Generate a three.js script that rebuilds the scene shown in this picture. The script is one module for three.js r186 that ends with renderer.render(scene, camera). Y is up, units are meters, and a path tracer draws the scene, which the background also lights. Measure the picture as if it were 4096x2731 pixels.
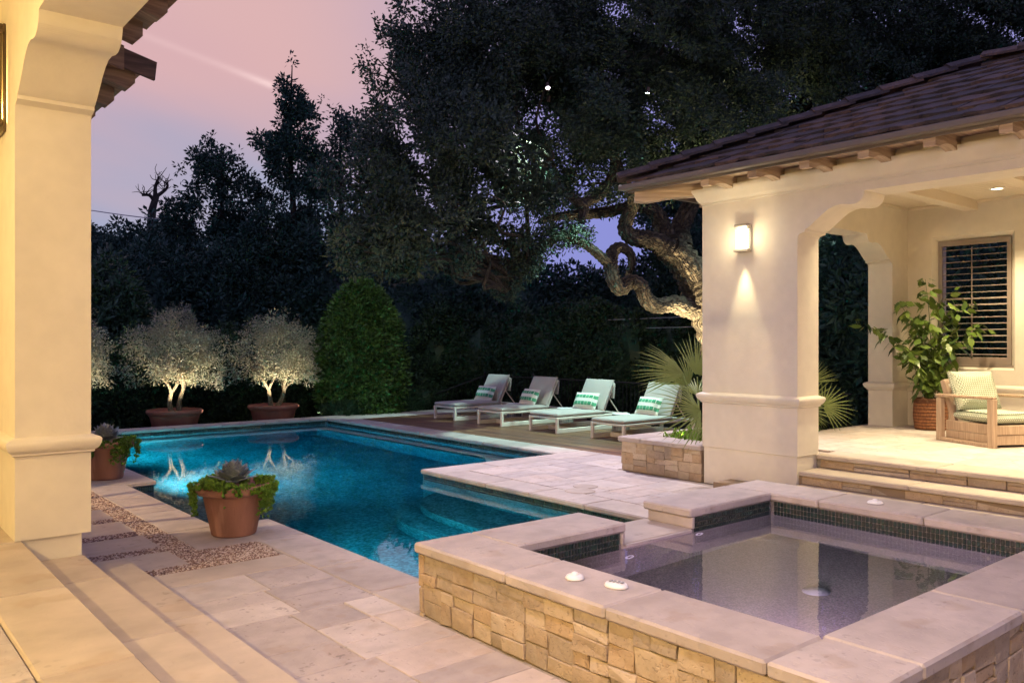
import * as THREE from 'three';
import { mergeGeometries, mergeVertices, toCreasedNormals } from 'three/addons/utils/BufferGeometryUtils.js';
import { RectAreaLightUniformsLib } from 'three/addons/lights/RectAreaLightUniformsLib.js';

// ---------------------------------------------------------------- camera, sky, sun, exposure
// World: y up, metres, terrace at y = 0. +x runs from the house towards the pavilion, -z along the pool (d = -z).
const scene = new THREE.Scene();
const camera = new THREE.PerspectiveCamera(44.6, 1024 / 682, 0.05, 900);
camera.position.set(0, 1.74, 0);
camera.rotation.y = -39.7 * Math.PI / 180;
const renderer = new THREE.WebGLRenderer();
renderer.toneMapping = THREE.LinearToneMapping;
renderer.toneMappingExposure = 1.0;
renderer.shadowMap.enabled = true;
RectAreaLightUniformsLib.init();

let seed = 7;
const rnd = () => { seed = (seed + 0x6d2b79f5) | 0; let t = Math.imul(seed ^ (seed >>> 15), 1 | seed); t = (t + Math.imul(t ^ (t >>> 7), 61 | t)) ^ t; return ((t ^ (t >>> 14)) >>> 0) / 4294967296; };
const rr = (a, b) => a + (b - a) * rnd();
const V = (x, y, z) => new THREE.Vector3(x, y, z);
const lerp = THREE.MathUtils.lerp, clamp = THREE.MathUtils.clamp, PI = Math.PI;
const sstep = (a, b, x) => { const t = clamp((x - a) / (b - a), 0, 1); return t * t * (3 - 2 * t); };
const hash = (i, j) => { let h = Math.imul(i, 374761393) + Math.imul(j, 668265263) | 0; h = Math.imul(h ^ (h >>> 13), 1274126177); return ((h ^ (h >>> 16)) >>> 0) / 4294967296; };
// periodic value noise and its sum over octaves, in 0..1
function pn(x, y, px, py = px, s = 0) {
  const x0 = Math.floor(x), y0 = Math.floor(y), fx = x - x0, fy = y - y0, u = fx * fx * (3 - 2 * fx), v = fy * fy * (3 - 2 * fy);
  const m = (a, n) => ((a % n) + n) % n, h = (i, j) => hash(m(i, px) + s * 131, m(j, py) + s * 57);
  return lerp(lerp(h(x0, y0), h(x0 + 1, y0), u), lerp(h(x0, y0 + 1), h(x0 + 1, y0 + 1), u), v);
}
const fb = (u, v, f, o = 4, s = 0, fy = f) => { let a = 0.5, t = 0, n = 0; for (let k = 0; k < o; k++) { t += a * pn(u * f, v * fy, f, fy, s + k); n += a; a *= 0.5; f *= 2; fy *= 2; } return t / n; };

{ // dusk sky: blue towards the horizon, pink cloud above the place where the sun went down, violet blue elsewhere
  const w = 2048, h = 1024, a = new Float32Array(w * h * 4), rad = PI / 180;
  const dir = (az, el) => [Math.cos(el * rad) * Math.sin(az * rad), Math.sin(el * rad), -Math.cos(el * rad) * Math.cos(az * rad)];
  const c0 = dir(14.6, 18.9), c1 = dir(23.8, 16.4);
  const cl = Math.hypot(c1[0] - c0[0], c1[1] - c0[1], c1[2] - c0[2]);
  for (let j = 0; j < h; j++) for (let i = 0; i < w; i++) {
    const el = ((j + 0.5) / h - 0.5) * PI, ro = ((i + 0.5) / w - 0.5) * 2 * PI;
    const x = Math.cos(el) * Math.cos(ro), y = Math.sin(el), z = Math.cos(el) * Math.sin(ro), e = Math.max(0, el / rad);
    const off = Math.abs(((Math.atan2(x, -z) / rad - 6 + 540) % 360) - 180), west = 1 - 0.88 * sstep(16, 40, off);
    const px = x / (y + 0.28), pz = z / (y + 0.28);
    const n = fb(px * 0.11 + 0.37 + pz * 0.03, pz * 0.23 + px * 0.05 + 0.61, 8, 5, 3), n2 = fb(px * 0.09 + 0.1, pz * 0.16 + 0.2, 6, 4, 9);
    const pink = clamp(sstep(5.5, 17, e + (n - 0.5) * 12) * west * lerp(0.8, 1.1, n2), 0, 1) * lerp(1, 0.55, sstep(30, 80, e));
    const blue = [lerp(0.225, 0.29, west), lerp(0.235, 0.345, west), lerp(0.60, 0.50, west)].map((q) => q * lerp(1, 0.85, e / 90));
    const rose = [lerp(0.58, 0.64, n), lerp(0.345, 0.40, n), lerp(0.38, 0.385, n)];
    let c = [0, 1, 2].map((k) => lerp(blue[k], rose[k], pink));
    const peach = sstep(0.45, 0.75, n2) * pink * 0.3;
    c = c.map((q, k) => lerp(q, [0.70, 0.46, 0.385][k], peach));
    const t = ((x - c0[0]) * (c1[0] - c0[0]) + (y - c0[1]) * (c1[1] - c0[1]) + (z - c0[2]) * (c1[2] - c0[2])) / (cl * cl);
    const far = Math.hypot(x - lerp(c0[0], c1[0], t), y - lerp(c0[1], c1[1], t), z - lerp(c0[2], c1[2], t));
    const trail = (t > -0.1 && t < 1 ? sstep(-0.1, 0.6, t) * (1 - sstep(0.97, 1, t)) : 0) * Math.exp(-((far / 0.0027) ** 2)) * 0.55;
    c = c.map((q, k) => q + trail * [0.5, 0.45, 0.4][k]);
    const o = (j * w + i) * 4; a[o] = c[0] * 1.18; a[o + 1] = c[1] * 1.18; a[o + 2] = c[2] * 1.18; a[o + 3] = 1;
  }
  const sky = new THREE.DataTexture(a, w, h, THREE.RGBAFormat, THREE.FloatType);
  sky.mapping = THREE.EquirectangularReflectionMapping; sky.magFilter = THREE.LinearFilter; sky.needsUpdate = true;
  scene.background = sky; scene.environment = sky;
  const glow = new THREE.DirectionalLight(new THREE.Color(1, 0.62, 0.55), 0.06); // the last of the sun, low and very soft
  glow.position.set(-3, 12, -40); glow.castShadow = true; glow.shadow.radius = 40;
  Object.assign(glow.shadow.camera, { left: -30, right: 30, top: 30, bottom: -30, far: 120 });
  scene.add(glow, glow.target);
}

// ---------------------------------------------------------------- helpers
const taken = new Map();
const numbered = (n) => { const k = taken.get(n) ?? 0; taken.set(n, k + 1); return k ? n + '_' + String(k).padStart(3, '0') : n; };
const bases = new WeakMap();
function thing(name, label, category, at = [0, 0, 0], group, turn = 0) {
  const o = new THREE.Group(); o.name = numbered(name); o.position.set(...at); o.rotation.y = turn; scene.add(o);
  o.userData = { label, category }; if (group) o.userData.group = group;
  bases.set(o, turn ? [0, 0, 0] : at); return o;
}
function struct(name, label, at = [0, 0, 0]) { const o = new THREE.Group(); o.name = numbered(name); o.position.set(...at); scene.add(o); o.userData = { kind: 'structure', label }; bases.set(o, at); return o; }
function mesh(name, geo, mat, parent) { const m = new THREE.Mesh(geo, mat); m.name = name; m.castShadow = m.receiveShadow = true; parent.add(m); return m; }
// a part whose geometry is given in world metres
function part(parent, name, geo, mat) { const b = bases.get(parent) ?? [0, 0, 0]; geo.translate(-b[0], -b[1], -b[2]); const m = mesh(name, geo, mat, parent); bases.set(m, b); return m; }
function single(name, label, category, geo, mat, group) { const m = mesh(numbered(name), geo, mat, scene); m.userData = { label, category }; if (group) m.userData.group = group; return m; }
function copyOf(o, at, label, turn) { const c = o.clone(); c.name = numbered(o.name.replace(/_\d{3}$/, '')); c.userData = { ...o.userData, label }; c.position.set(...at); if (turn !== undefined) c.rotation.y = turn; scene.add(c); return c; }

function boxUV(g, s = 1) { // uv in metres (times s) by the way each face points
  if (!g.attributes.normal) g.computeVertexNormals();
  const p = g.attributes.position, n = g.attributes.normal, uv = new Float32Array(p.count * 2);
  for (let i = 0; i < p.count; i++) {
    const ax = Math.abs(n.getX(i)), ay = Math.abs(n.getY(i)), az = Math.abs(n.getZ(i)), x = p.getX(i), y = p.getY(i), z = p.getZ(i);
    const [u, v] = ay >= ax && ay >= az ? [x, z] : ax >= az ? [z, y] : [x, y];
    uv[2 * i] = u * s; uv[2 * i + 1] = v * s;
  }
  g.setAttribute('uv', new THREE.BufferAttribute(uv, 2)); return g;
}
// polygons (lists of vectors, convex body round c) -> flat-shaded geometry
function polys(list, c) {
  const pos = [], a = V(), b = V(), n = V(), m = V();
  for (let q of list) {
    n.crossVectors(a.subVectors(q[1], q[0]), b.subVectors(q[2], q[0]));
    m.set(0, 0, 0); q.forEach((v) => m.add(v)); m.divideScalar(q.length);
    if (c && n.dot(m.sub(c)) < 0) q = q.slice().reverse();
    for (let k = 1; k + 1 < q.length; k++) pos.push(...q[0].toArray(), ...q[k].toArray(), ...q[k + 1].toArray());
  }
  const g = new THREE.BufferGeometry(); g.setAttribute('position', new THREE.Float32BufferAttribute(pos, 3)); g.computeVertexNormals(); return g;
}
// box between two corners with chamfered edges; j shifts the eight corners at random
function cbox(x0, x1, y0, y1, z0, z1, c = 0.006, j = 0, s = 1) {
  const lo = [Math.min(x0, x1), Math.min(y0, y1), Math.min(z0, z1)], hi = [Math.max(x0, x1), Math.max(y0, y1), Math.max(z0, z1)];
  c = Math.min(c, ...[0, 1, 2].map((k) => (hi[k] - lo[k]) * 0.3));
  const v = {}, all = [[-1, 1], [-1, 1], [-1, 1]];
  for (const a of all[0]) for (const b of all[1]) for (const d of all[2]) {
    const sg = [a, b, d], J = [rr(-j, j), rr(-j, j), rr(-j, j)];
    for (let f = 0; f < 3; f++) v[[a, b, d, f]] = V(...[0, 1, 2].map((k) => (sg[k] < 0 ? lo[k] : hi[k]) - (k === f ? 0 : sg[k] * c) + J[k]));
  }
  const P = [];
  for (let f = 0; f < 3; f++) for (const s1 of [-1, 1]) {
    const k = (p, q) => { const t = [0, 0, 0]; t[f] = s1; t[(f + 1) % 3] = p; t[(f + 2) % 3] = q; return v[[...t, f]]; };
    P.push([k(-1, -1), k(1, -1), k(1, 1), k(-1, 1)]);
  }
  for (let f = 0; f < 3; f++) for (const p of [-1, 1]) for (const q of [-1, 1]) { // edges along axis f
    const k = (e, g) => { const t = [0, 0, 0]; t[f] = e; t[(f + 1) % 3] = p; t[(f + 2) % 3] = q; return v[[...t, g]]; }, A = (f + 1) % 3, B = (f + 2) % 3;
    P.push([k(-1, A), k(1, A), k(1, B), k(-1, B)]);
  }
  for (const a of [-1, 1]) for (const b of [-1, 1]) for (const d of [-1, 1]) P.push([v[[a, b, d, 0]], v[[a, b, d, 1]], v[[a, b, d, 2]]]);
  return boxUV(polys(P, V((lo[0] + hi[0]) / 2, (lo[1] + hi[1]) / 2, (lo[2] + hi[2]) / 2)), s);
}
const box = (x0, x1, y0, y1, d0, d1, c, j, s) => cbox(x0, x1, y0, y1, -d1, -d0, c, j, s); // the same with d = -z
const merge = (l) => mergeGeometries(l.map((g) => (g.index ? g.toNonIndexed() : g)).map((g) => { for (const k of Object.keys(g.attributes)) if (!['position', 'normal', 'uv'].includes(k)) g.deleteAttribute(k); if (!g.attributes.uv) boxUV(g); return g; }));
// a shape in (d, y) extruded along x from x0 to x1
function wallD(shape, x0, x1, s = 1) { const g = new THREE.ExtrudeGeometry(shape, { depth: x1 - x0, bevelEnabled: false, curveSegments: 10 }); g.rotateY(PI / 2); g.translate(x0, 0, 0); return boxUV(toCreasedNormals(g, 0.6), s); }
// a shape in (x, y) extruded from d0 to d1
function wallX(shape, d0, d1, s = 1) { const g = new THREE.ExtrudeGeometry(shape, { depth: d1 - d0, bevelEnabled: false, curveSegments: 10 }); g.translate(0, 0, -d1); return boxUV(toCreasedNormals(g, 0.6), s); }
const poly = (pts) => new THREE.Shape(pts.map(([x, y]) => new THREE.Vector2(x, y)));
const hole = (shape, pts) => { shape.holes.push(new THREE.Path(pts.map(([x, y]) => new THREE.Vector2(x, y)))); return shape; };
// rings round a rectangle, one for each [offset, y]: bands, cornices
function ring(x0, x1, d0, d1, prof, s = 1, caps = true) {
  const P = [], R = prof.map(([o, y]) => [V(x0 - o, y, -d0 + o), V(x1 + o, y, -d0 + o), V(x1 + o, y, -d1 - o), V(x0 - o, y, -d1 - o)]);
  for (let k = 0; k + 1 < R.length; k++) for (let i = 0; i < 4; i++) { const n = (i + 1) % 4; P.push([R[k][i], R[k][n], R[k + 1][n], R[k + 1][i]]); }
  if (caps) P.push(R[0].slice().reverse(), R[R.length - 1]);
  return boxUV(toCreasedNormals(polys(P), 0.7), s);
}
// tube through points with a radius at each; n sides; rough shifts the skin
function tube(pts, rad, n = 8, rough = 0, uvs = 1, cap = true) {
  const pos = [], nor = [], uv = [], idx = []; let up = V(0.31, 0.2, 0.93), L = 0;
  const T = pts.map((p, i) => V().subVectors(pts[Math.min(i + 1, pts.length - 1)], pts[Math.max(i - 1, 0)]).normalize());
  pts.forEach((p, i) => {
    const b = V().crossVectors(T[i], up).normalize(), a = V().crossVectors(b, T[i]).normalize(); up = a.clone();
    if (i) L += p.distanceTo(pts[i - 1]);
    const r = Array.isArray(rad) ? rad[i] : rad;
    for (let k = 0; k <= n; k++) {
      const t = k / n * 2 * PI, q = r * (1 + (rough ? rough * (fb(k % n / n, L * 0.31 % 1, 5, 2, 4) - 0.5) * 2 : 0));
      const dx = V().addScaledVector(a, Math.cos(t)).addScaledVector(b, Math.sin(t));
      pos.push(p.x + dx.x * q, p.y + dx.y * q, p.z + dx.z * q); nor.push(dx.x, dx.y, dx.z); uv.push(k / n * Math.max(1, Math.round(r * 2 * PI * uvs)), L * uvs);
    }
    if (i) for (let k = 0; k < n; k++) { const o = (i - 1) * (n + 1) + k, q = o + n + 1; idx.push(o, o + 1, q, o + 1, q + 1, q); }
  });
  if (cap) for (const e of [0, pts.length - 1]) {
    const c = pos.length / 3, t = T[e].clone().multiplyScalar(e ? 1 : -1); pos.push(...pts[e].toArray()); nor.push(...t.toArray()); uv.push(0, 0);
    for (let k = 0; k < n; k++) { const o = e * (n + 1) + k; idx.push(...(e ? [c, o, o + 1] : [c, o + 1, o])); }
  }
  const g = new THREE.BufferGeometry(); g.setAttribute('position', new THREE.Float32BufferAttribute(pos, 3)); g.setAttribute('normal', new THREE.Float32BufferAttribute(nor, 3));
  g.setAttribute('uv', new THREE.Float32BufferAttribute(uv, 2)); g.setIndex(idx); return g;
}
const smooth = (pts, n) => new THREE.CatmullRomCurve3(pts).getPoints(n);
const lathe = (prof, n = 40) => new THREE.LatheGeometry(prof.map(([r, y]) => new THREE.Vector2(r, y)), n);
function at(geo, x, y, z, ry = 0, rx = 0, rz = 0, s = 1) { geo.applyMatrix4(new THREE.Matrix4().compose(V(x, y, z), new THREE.Quaternion().setFromEuler(new THREE.Euler(rx, ry, rz, 'YXZ')), V(s, s, s))); return geo; }
function spot(parent, pos, target, intensity, color, angle, penumbra = 0.5, radius = 2) {
  const l = new THREE.SpotLight(new THREE.Color(...color), intensity, 0, angle, penumbra); l.name = 'lamp'; l.position.set(...pos); l.target.position.set(...target); l.castShadow = true; l.shadow.radius = radius; parent.add(l, l.target); return l;
}
function point(parent, pos, intensity, color, radius = 3) { const l = new THREE.PointLight(new THREE.Color(...color), intensity); l.name = 'lamp'; l.position.set(...pos); l.castShadow = true; l.shadow.radius = radius; parent.add(l); return l; }

// ---------------------------------------------------------------- textures and materials
function tex(size, fn, srgb = true, sy = size) {
  const a = new Uint8Array(size * sy * 4);
  for (let j = 0; j < sy; j++) for (let i = 0; i < size; i++) { const c = fn((i + 0.5) / size, (j + 0.5) / sy), o = (j * size + i) * 4; for (let k = 0; k < 3; k++) a[o + k] = clamp(Array.isArray(c) ? c[k] : c, 0, 1) * 255; a[o + 3] = 255; }
  const t = new THREE.DataTexture(a, size, sy); t.wrapS = t.wrapT = THREE.RepeatWrapping; t.magFilter = THREE.LinearFilter; t.minFilter = THREE.LinearMipmapLinearFilter; t.generateMipmaps = true; if (srgb) t.colorSpace = THREE.SRGBColorSpace; t.needsUpdate = true; return t;
}
const rep = (t, x, y = x) => { const c = t.clone(); c.repeat.set(x, y); c.needsUpdate = true; return c; };
const M = {};
const std = (o) => new THREE.MeshStandardMaterial({ roughness: 0.85, ...o });
const phy = (o) => new THREE.MeshPhysicalMaterial({ roughness: 0.85, ...o });
const C = (r, g, b) => new THREE.Color().setRGB(r, g, b);
{
  const stuccoC = tex(512, (u, v) => { const a = fb(u, v, 4, 5, 1), b = fb(u, v, 24, 3, 2); const q = 0.90 + (a - 0.5) * 0.055 + (b - 0.5) * 0.035; return [q, q, q - 0.01 * a]; });
  const stuccoB = tex(512, (u, v) => fb(u, v, 12, 5, 5) * 0.7 + fb(u, v, 60, 2, 6) * 0.3, false);
  M.stucco = std({ color: C(0.86, 0.79, 0.66), map: rep(stuccoC, 0.5), bumpMap: rep(stuccoB, 0.9), bumpScale: 0.0018, roughness: 0.92 });
  // limestone: cloudy, with veins, pits and warm stains
  const limeC = (s, pit) => tex(512, (u, v) => {
    const a = fb(u, v, 3, 5, s), b = fb(u, v, 14, 4, s + 5), w = fb(u + (a - 0.5) * 0.15, v, 3, 5, s + 9, 9), st = sstep(0.6, 0.75, fb(u, v, 7, 4, s + 13));
    const p = sstep(0.72, 0.8, fb(u, v, 42, 2, s + 17)) * sstep(0.5, 0.62, a) * pit * 0.45;
    let q = 0.86 + (a - 0.5) * 0.10 + (b - 0.5) * 0.09 + (w - 0.5) * 0.11 - p * 0.3;
    return [q - st * 0.025, q - st * 0.04, q - st * 0.06];
  });
  const limeB = tex(512, (u, v) => { const p = sstep(0.64, 0.8, fb(u, v, 40, 2, 17)); return fb(u, v, 10, 5, 31) * 0.7 + 0.3 - p * 0.3; }, false);
  const lime = limeC(20, 1), lime2 = limeC(60, 0.5);
  const stone = (c, k, b = 0.006, r = 0.8, m = lime) => std({ color: C(...c), map: rep(m, k), bumpMap: rep(limeB, k * 1.3), bumpScale: b, roughness: r });
  M.paver = [stone([0.68, 0.60, 0.55], 0.8, 0.005), stone([0.62, 0.545, 0.50], 1.0, 0.005), stone([0.74, 0.66, 0.60], 0.7, 0.005), stone([0.57, 0.50, 0.465], 0.9, 0.004, 0.75), stone([0.70, 0.60, 0.535], 0.85, 0.005)];
  M.coping = [stone([0.62, 0.54, 0.475], 0.9, 0.004, 0.75, lime2), stone([0.58, 0.50, 0.44], 0.8, 0.004, 0.75, lime2), stone([0.65, 0.565, 0.50], 1.1, 0.004, 0.75, lime2)];
  M.slab = [stone([0.66, 0.56, 0.455], 0.55, 0.002, 0.7, lime2), stone([0.61, 0.515, 0.42], 0.5, 0.002, 0.7, lime2), stone([0.58, 0.485, 0.40], 0.6, 0.002, 0.7, lime2)];
  M.rubble = [stone([0.64, 0.51, 0.345], 1.6, 0.008, 0.9), stone([0.56, 0.435, 0.29], 1.9, 0.009, 0.9), stone([0.70, 0.57, 0.41], 1.4, 0.008, 0.9), stone([0.61, 0.45, 0.275], 1.7, 0.009, 0.9), stone([0.52, 0.42, 0.30], 2.1, 0.009, 0.9)];
  M.grout = stone([0.50, 0.43, 0.35], 2.5, 0.004, 0.95);
  M.mortar = std({ color: C(0.26, 0.19, 0.12), roughness: 1 });
  M.soil = std({ color: C(0.05, 0.04, 0.03), map: rep(limeC(90, 1), 0.5), roughness: 1 });
  M.lawn = std({ color: C(0.025, 0.04, 0.018), map: rep(lime, 0.3), roughness: 1 });
  M.plaster = std({ color: C(0.26, 0.40, 0.45), map: rep(tex(512, (u, v) => { const q = 0.7 + (fb(u, v, 50, 2, 3) - 0.5) * 0.5 + (fb(u, v, 5, 4, 8) - 0.5) * 0.22; return [q, q, q]; }), 0.7), roughness: 0.9 });
  M.pebble = std({ color: C(0.34, 0.31, 0.29), map: rep(tex(512, (u, v) => { const q = 0.74 + (fb(u, v, 90, 2, 4) - 0.5) * 0.4; return [q, q * 0.98, q * 0.95]; }), 1.3), roughness: 0.9 });
  M.stepplaster = std({ color: C(0.52, 0.50, 0.43), map: M.plaster.map, roughness: 0.9 });
  M.tile = [phy({ color: C(0.014, 0.03, 0.028), roughness: 0.12, clearcoat: 0.6 }), phy({ color: C(0.02, 0.045, 0.036), roughness: 0.16, clearcoat: 0.6 }), phy({ color: C(0.03, 0.036, 0.03), roughness: 0.2, clearcoat: 0.5 })];
  M.tilegrout = std({ color: C(0.16, 0.14, 0.11), roughness: 0.95 });
  // wood, grain along u
  const grain = (s) => (u, v) => { const w = fb(u, v, 2, 3, s), g = fb(u, v + (w - 0.5) * 0.09, 3, 4, s + 3, 40), f = fb(u, v, 6, 2, s + 7, 150); return [g, f, w]; };
  const wood = (s, a, b) => tex(512, (u, v) => { const [g, f, w] = grain(s)(u, v), q = clamp(0.5 + (g - 0.5) * 1.5 + (f - 0.5) * 0.35 + (w - 0.5) * 0.4, 0, 1); return [0, 1, 2].map((k) => lerp(a[k], b[k], q)); });
  const woodB = tex(512, (u, v) => { const [g, f] = grain(5)(u, v); return g * 0.5 + f * 0.5; }, false);
  M.teak = [0, 1].map((k) => std({ color: C(1, 1, 1), map: wood(40 + k * 3, [0.60, 0.50, 0.42], [0.74, 0.65, 0.56]), bumpMap: woodB, bumpScale: 0.002, roughness: 0.62 }));
  M.deck = [[0.14, 0.075, 0.04], [0.17, 0.095, 0.05], [0.11, 0.06, 0.035], [0.2, 0.12, 0.06]].map((c, k) => phy({ color: C(...c.map((q) => q * 1.7)), map: wood(50 + k * 2, [0.6, 0.55, 0.5], [0.95, 0.9, 0.85]), bumpMap: woodB, bumpScale: 0.0015, roughness: 0.42, clearcoat: 0.12, clearcoatRoughness: 0.35 }));
  M.timber = std({ color: C(0.48, 0.36, 0.24), map: wood(60, [0.62, 0.58, 0.55], [0.95, 0.92, 0.9]), bumpMap: woodB, bumpScale: 0.004, roughness: 0.85 });
  M.timberPale = std({ color: C(0.66, 0.54, 0.40), map: wood(66, [0.72, 0.68, 0.64], [0.96, 0.94, 0.92]), bumpMap: woodB, bumpScale: 0.004, roughness: 0.85 });
  M.timberDark = std({ color: C(0.22, 0.155, 0.115), map: wood(63, [0.6, 0.58, 0.56], [0.95, 0.92, 0.9]), bumpMap: woodB, bumpScale: 0.004, roughness: 0.85 });
  M.trim = std({ color: C(0.34, 0.28, 0.22), roughness: 0.6 });
  M.shutter = std({ color: C(0.25, 0.20, 0.16), roughness: 0.5 });
  M.ceiling = std({ color: C(0.66, 0.58, 0.46), roughness: 0.7 });
  M.gutter = std({ color: C(0.14, 0.115, 0.095), roughness: 0.45, metalness: 0.2 });
  const roofC = (s, c) => std({ color: C(...c), map: rep(tex(256, (u, v) => { const q = 0.75 + (fb(u, v, 5, 4, s) - 0.5) * 0.5 + (fb(u, v, 30, 2, s + 3) - 0.5) * 0.2, m = sstep(0.6, 0.72, fb(u, v, 8, 3, s + 7)); return [q - m * 0.14, q - m * 0.12, q - m * 0.08]; }), 2), bumpMap: rep(limeB, 3), bumpScale: 0.006, roughness: 0.75 });
  M.roof = [roofC(3, [0.115, 0.076, 0.066]), roofC(11, [0.09, 0.062, 0.06]), roofC(17, [0.16, 0.098, 0.076]), roofC(23, [0.075, 0.057, 0.058])];
  M.terracotta = std({ color: C(0.56, 0.265, 0.17), map: rep(tex(512, (u, v) => { const a = fb(u, v, 5, 5, 71), w = sstep(0.56, 0.74, fb(u, v, 6, 4, 77, 9)); const q = 0.78 + (a - 0.5) * 0.3; return [q + w * 0.1, q + w * 0.13, q + w * 0.15]; }), 2, 1), bumpMap: rep(limeB, 3, 2), bumpScale: 0.003, roughness: 0.9 });
  M.terracottaRed = std({ color: C(0.36, 0.115, 0.075), map: M.terracotta.map, roughness: 0.85 });
  M.cream = std({ color: C(0.70, 0.64, 0.54), roughness: 0.5 });
  const weave = tex(256, (u, v) => { const a = Math.sin(u * 2 * PI * 48) * Math.sin(v * 2 * PI * 48); return 0.5 + a * 0.25 + (fb(u, v, 40, 2, 3) - 0.5) * 0.4; }, false);
  M.linen = std({ color: C(0.42, 0.38, 0.34), bumpMap: rep(weave, 2), bumpScale: 0.0016, roughness: 0.95 });
  M.pillow = std({ map: tex(512, (u, v) => {
    const n = (fb(u, v, 60, 2, 5) - 0.5) * 0.08, col = Math.floor(u * 7), row = Math.floor(v * 5), fx = u * 7 - col, fy = v * 5 - row, line = Math.min(fx, 1 - fx) < 0.05;
    const g = row % 2 ? (col % 2 ? [0.24, 0.55, 0.40] : [0.33, 0.62, 0.46]) : [0.86, 0.85, 0.80];
    return (line ? [0.82, 0.86, 0.78] : g).map((q) => q + n);
  }), bumpMap: rep(weave, 2), bumpScale: 0.001, roughness: 0.95 });
  M.leafprint = std({ map: tex(512, (u, v) => { // rows of small arches, cream on sage
    const ny = 20, nx = 18, r = Math.floor(v * ny), fx = (u * nx + (r % 2) * 0.5) % 1 - 0.5, fy = v * ny - r - 0.5, q = Math.hypot(fx * 1.15, fy * 0.95), on = sstep(0.42, 0.34, q) * (1 - sstep(0.24, 0.17, Math.hypot(fx * 1.15, (fy + 0.06) * 1.1)) * 0.55);
    const n = (fb(u, v, 70, 2, 8) - 0.5) * 0.06; return [0, 1, 2].map((k) => lerp([0.50, 0.54, 0.47][k], [0.86, 0.86, 0.78][k], on) + n);
  }), bumpMap: rep(weave, 2), bumpScale: 0.001, roughness: 0.95 });
  M.piping = std({ color: C(0.05, 0.07, 0.05), roughness: 0.9 });
  M.wicker = std({ color: C(0.42, 0.2, 0.085), map: rep(tex(256, (u, v) => { const a = Math.abs(Math.sin(v * PI * 18)), b = Math.abs(Math.sin(u * PI * 24 + (Math.floor(v * 18) % 2) * PI / 2)); const q = 0.45 + a * 0.35 * (0.5 + 0.5 * b) + (fb(u, v, 30, 2, 2) - 0.5) * 0.3; return [q + 0.1, q + 0.02, q - 0.04]; }), 3, 2),
    bumpMap: rep(tex(256, (u, v) => Math.abs(Math.sin(v * PI * 18)) * (0.5 + 0.5 * Math.abs(Math.sin(u * PI * 24 + (Math.floor(v * 18) % 2) * PI / 2))), false), 3, 2), bumpScale: 0.012, roughness: 0.7 });
  const barkB = tex(512, (u, v) => { const w = fb(u, v, 5, 4, 3); return clamp(Math.pow(Math.abs(fb(u + (w - 0.5) * 0.12, v, 16, 3, 7, 5) - 0.5) * 3.2, 0.7), 0, 1) * 0.7 + fb(u, v, 40, 2, 5) * 0.3; }, false);
  const barkC = tex(512, (u, v) => { const w = fb(u, v, 5, 4, 3), g = clamp(Math.pow(Math.abs(fb(u + (w - 0.5) * 0.12, v, 16, 3, 7, 5) - 0.5) * 3.2, 0.7), 0, 1), l = sstep(0.55, 0.7, fb(u, v, 7, 4, 21)); const q = 0.42 + g * 0.42 + (w - 0.5) * 0.2; return [q, q * 0.97, q * 0.9].map((x, k) => lerp(x, [0.72, 0.74, 0.66][k], l * 0.35)); });
  M.bark = std({ color: C(0.30, 0.25, 0.19), map: barkC, bumpMap: barkB, bumpScale: 0.09, roughness: 0.95 });
  M.barkDark = std({ color: C(0.09, 0.07, 0.055), map: barkC, bumpMap: barkB, bumpScale: 0.03, roughness: 0.95 });
  M.olivebark = std({ color: C(0.46, 0.38, 0.29), map: rep(barkC, 2), bumpMap: rep(barkB, 2), bumpScale: 0.012, roughness: 0.9 });
  const leafM = (c, r = 0.55, t = 0.22, s = 0.6) => phy({ color: C(...c), roughness: r, transmission: t, specularIntensity: s, side: THREE.DoubleSide });
  M.oakleaf = leafM([0.043, 0.074, 0.042], 0.5, 0.22, 0.6);
  M.darkleaf = phy({ color: C(0.026, 0.064, 0.046), roughness: 0.5, specularIntensity: 0.5, side: THREE.DoubleSide });
  M.hedge = phy({ color: C(0.028, 0.062, 0.030), roughness: 0.5, specularIntensity: 0.5, side: THREE.DoubleSide });
  M.box = leafM([0.066, 0.14, 0.03], 0.45); M.fern = std({ color: C(0.035, 0.085, 0.04), roughness: 0.5, side: THREE.DoubleSide });
  M.olive = leafM([0.26, 0.26, 0.185], 0.5, 0.2);
  M.sedum = leafM([0.20, 0.36, 0.05], 0.5, 0.2);
  M.palm = leafM([0.25, 0.31, 0.11], 0.45, 0.25);
  M.houseleaf = [[0.12, 0.19, 0.035], [0.17, 0.25, 0.045], [0.07, 0.12, 0.028]].map((c) => leafM(c, 0.35, 0.25));
  M.agave = std({ color: C(0.42, 0.48, 0.46), map: rep(tex(256, (u, v) => { const q = 0.8 + (fb(u, v, 5, 4, 31) - 0.5) * 0.25; return [q, q, q]; }), 3), roughness: 0.6 });
  M.spine = std({ color: C(0.05, 0.03, 0.02) });
  M.iron = std({ color: C(0.018, 0.018, 0.018), roughness: 0.45, metalness: 0.5 });
  M.bronze = std({ color: C(0.11, 0.07, 0.04), roughness: 0.5, metalness: 0.4 });
  M.nickel = std({ color: C(0.42, 0.38, 0.32), roughness: 0.35, metalness: 0.7 });
  M.white = std({ color: C(0.78, 0.77, 0.74), roughness: 0.4 });
  M.drain = std({ color: C(0.2, 0.2, 0.2), roughness: 0.5 });
  M.greyPlastic = std({ color: C(0.3, 0.3, 0.3), roughness: 0.5 });
  M.drumtable = std({ color: C(0.45, 0.40, 0.34), map: rep(tex(256, (u, v) => { const q = 0.7 + (fb(u, v, 60, 2, 3, 6) - 0.5) * 0.7; return [q, q, q]; }), 2, 1), roughness: 0.8 });
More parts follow.
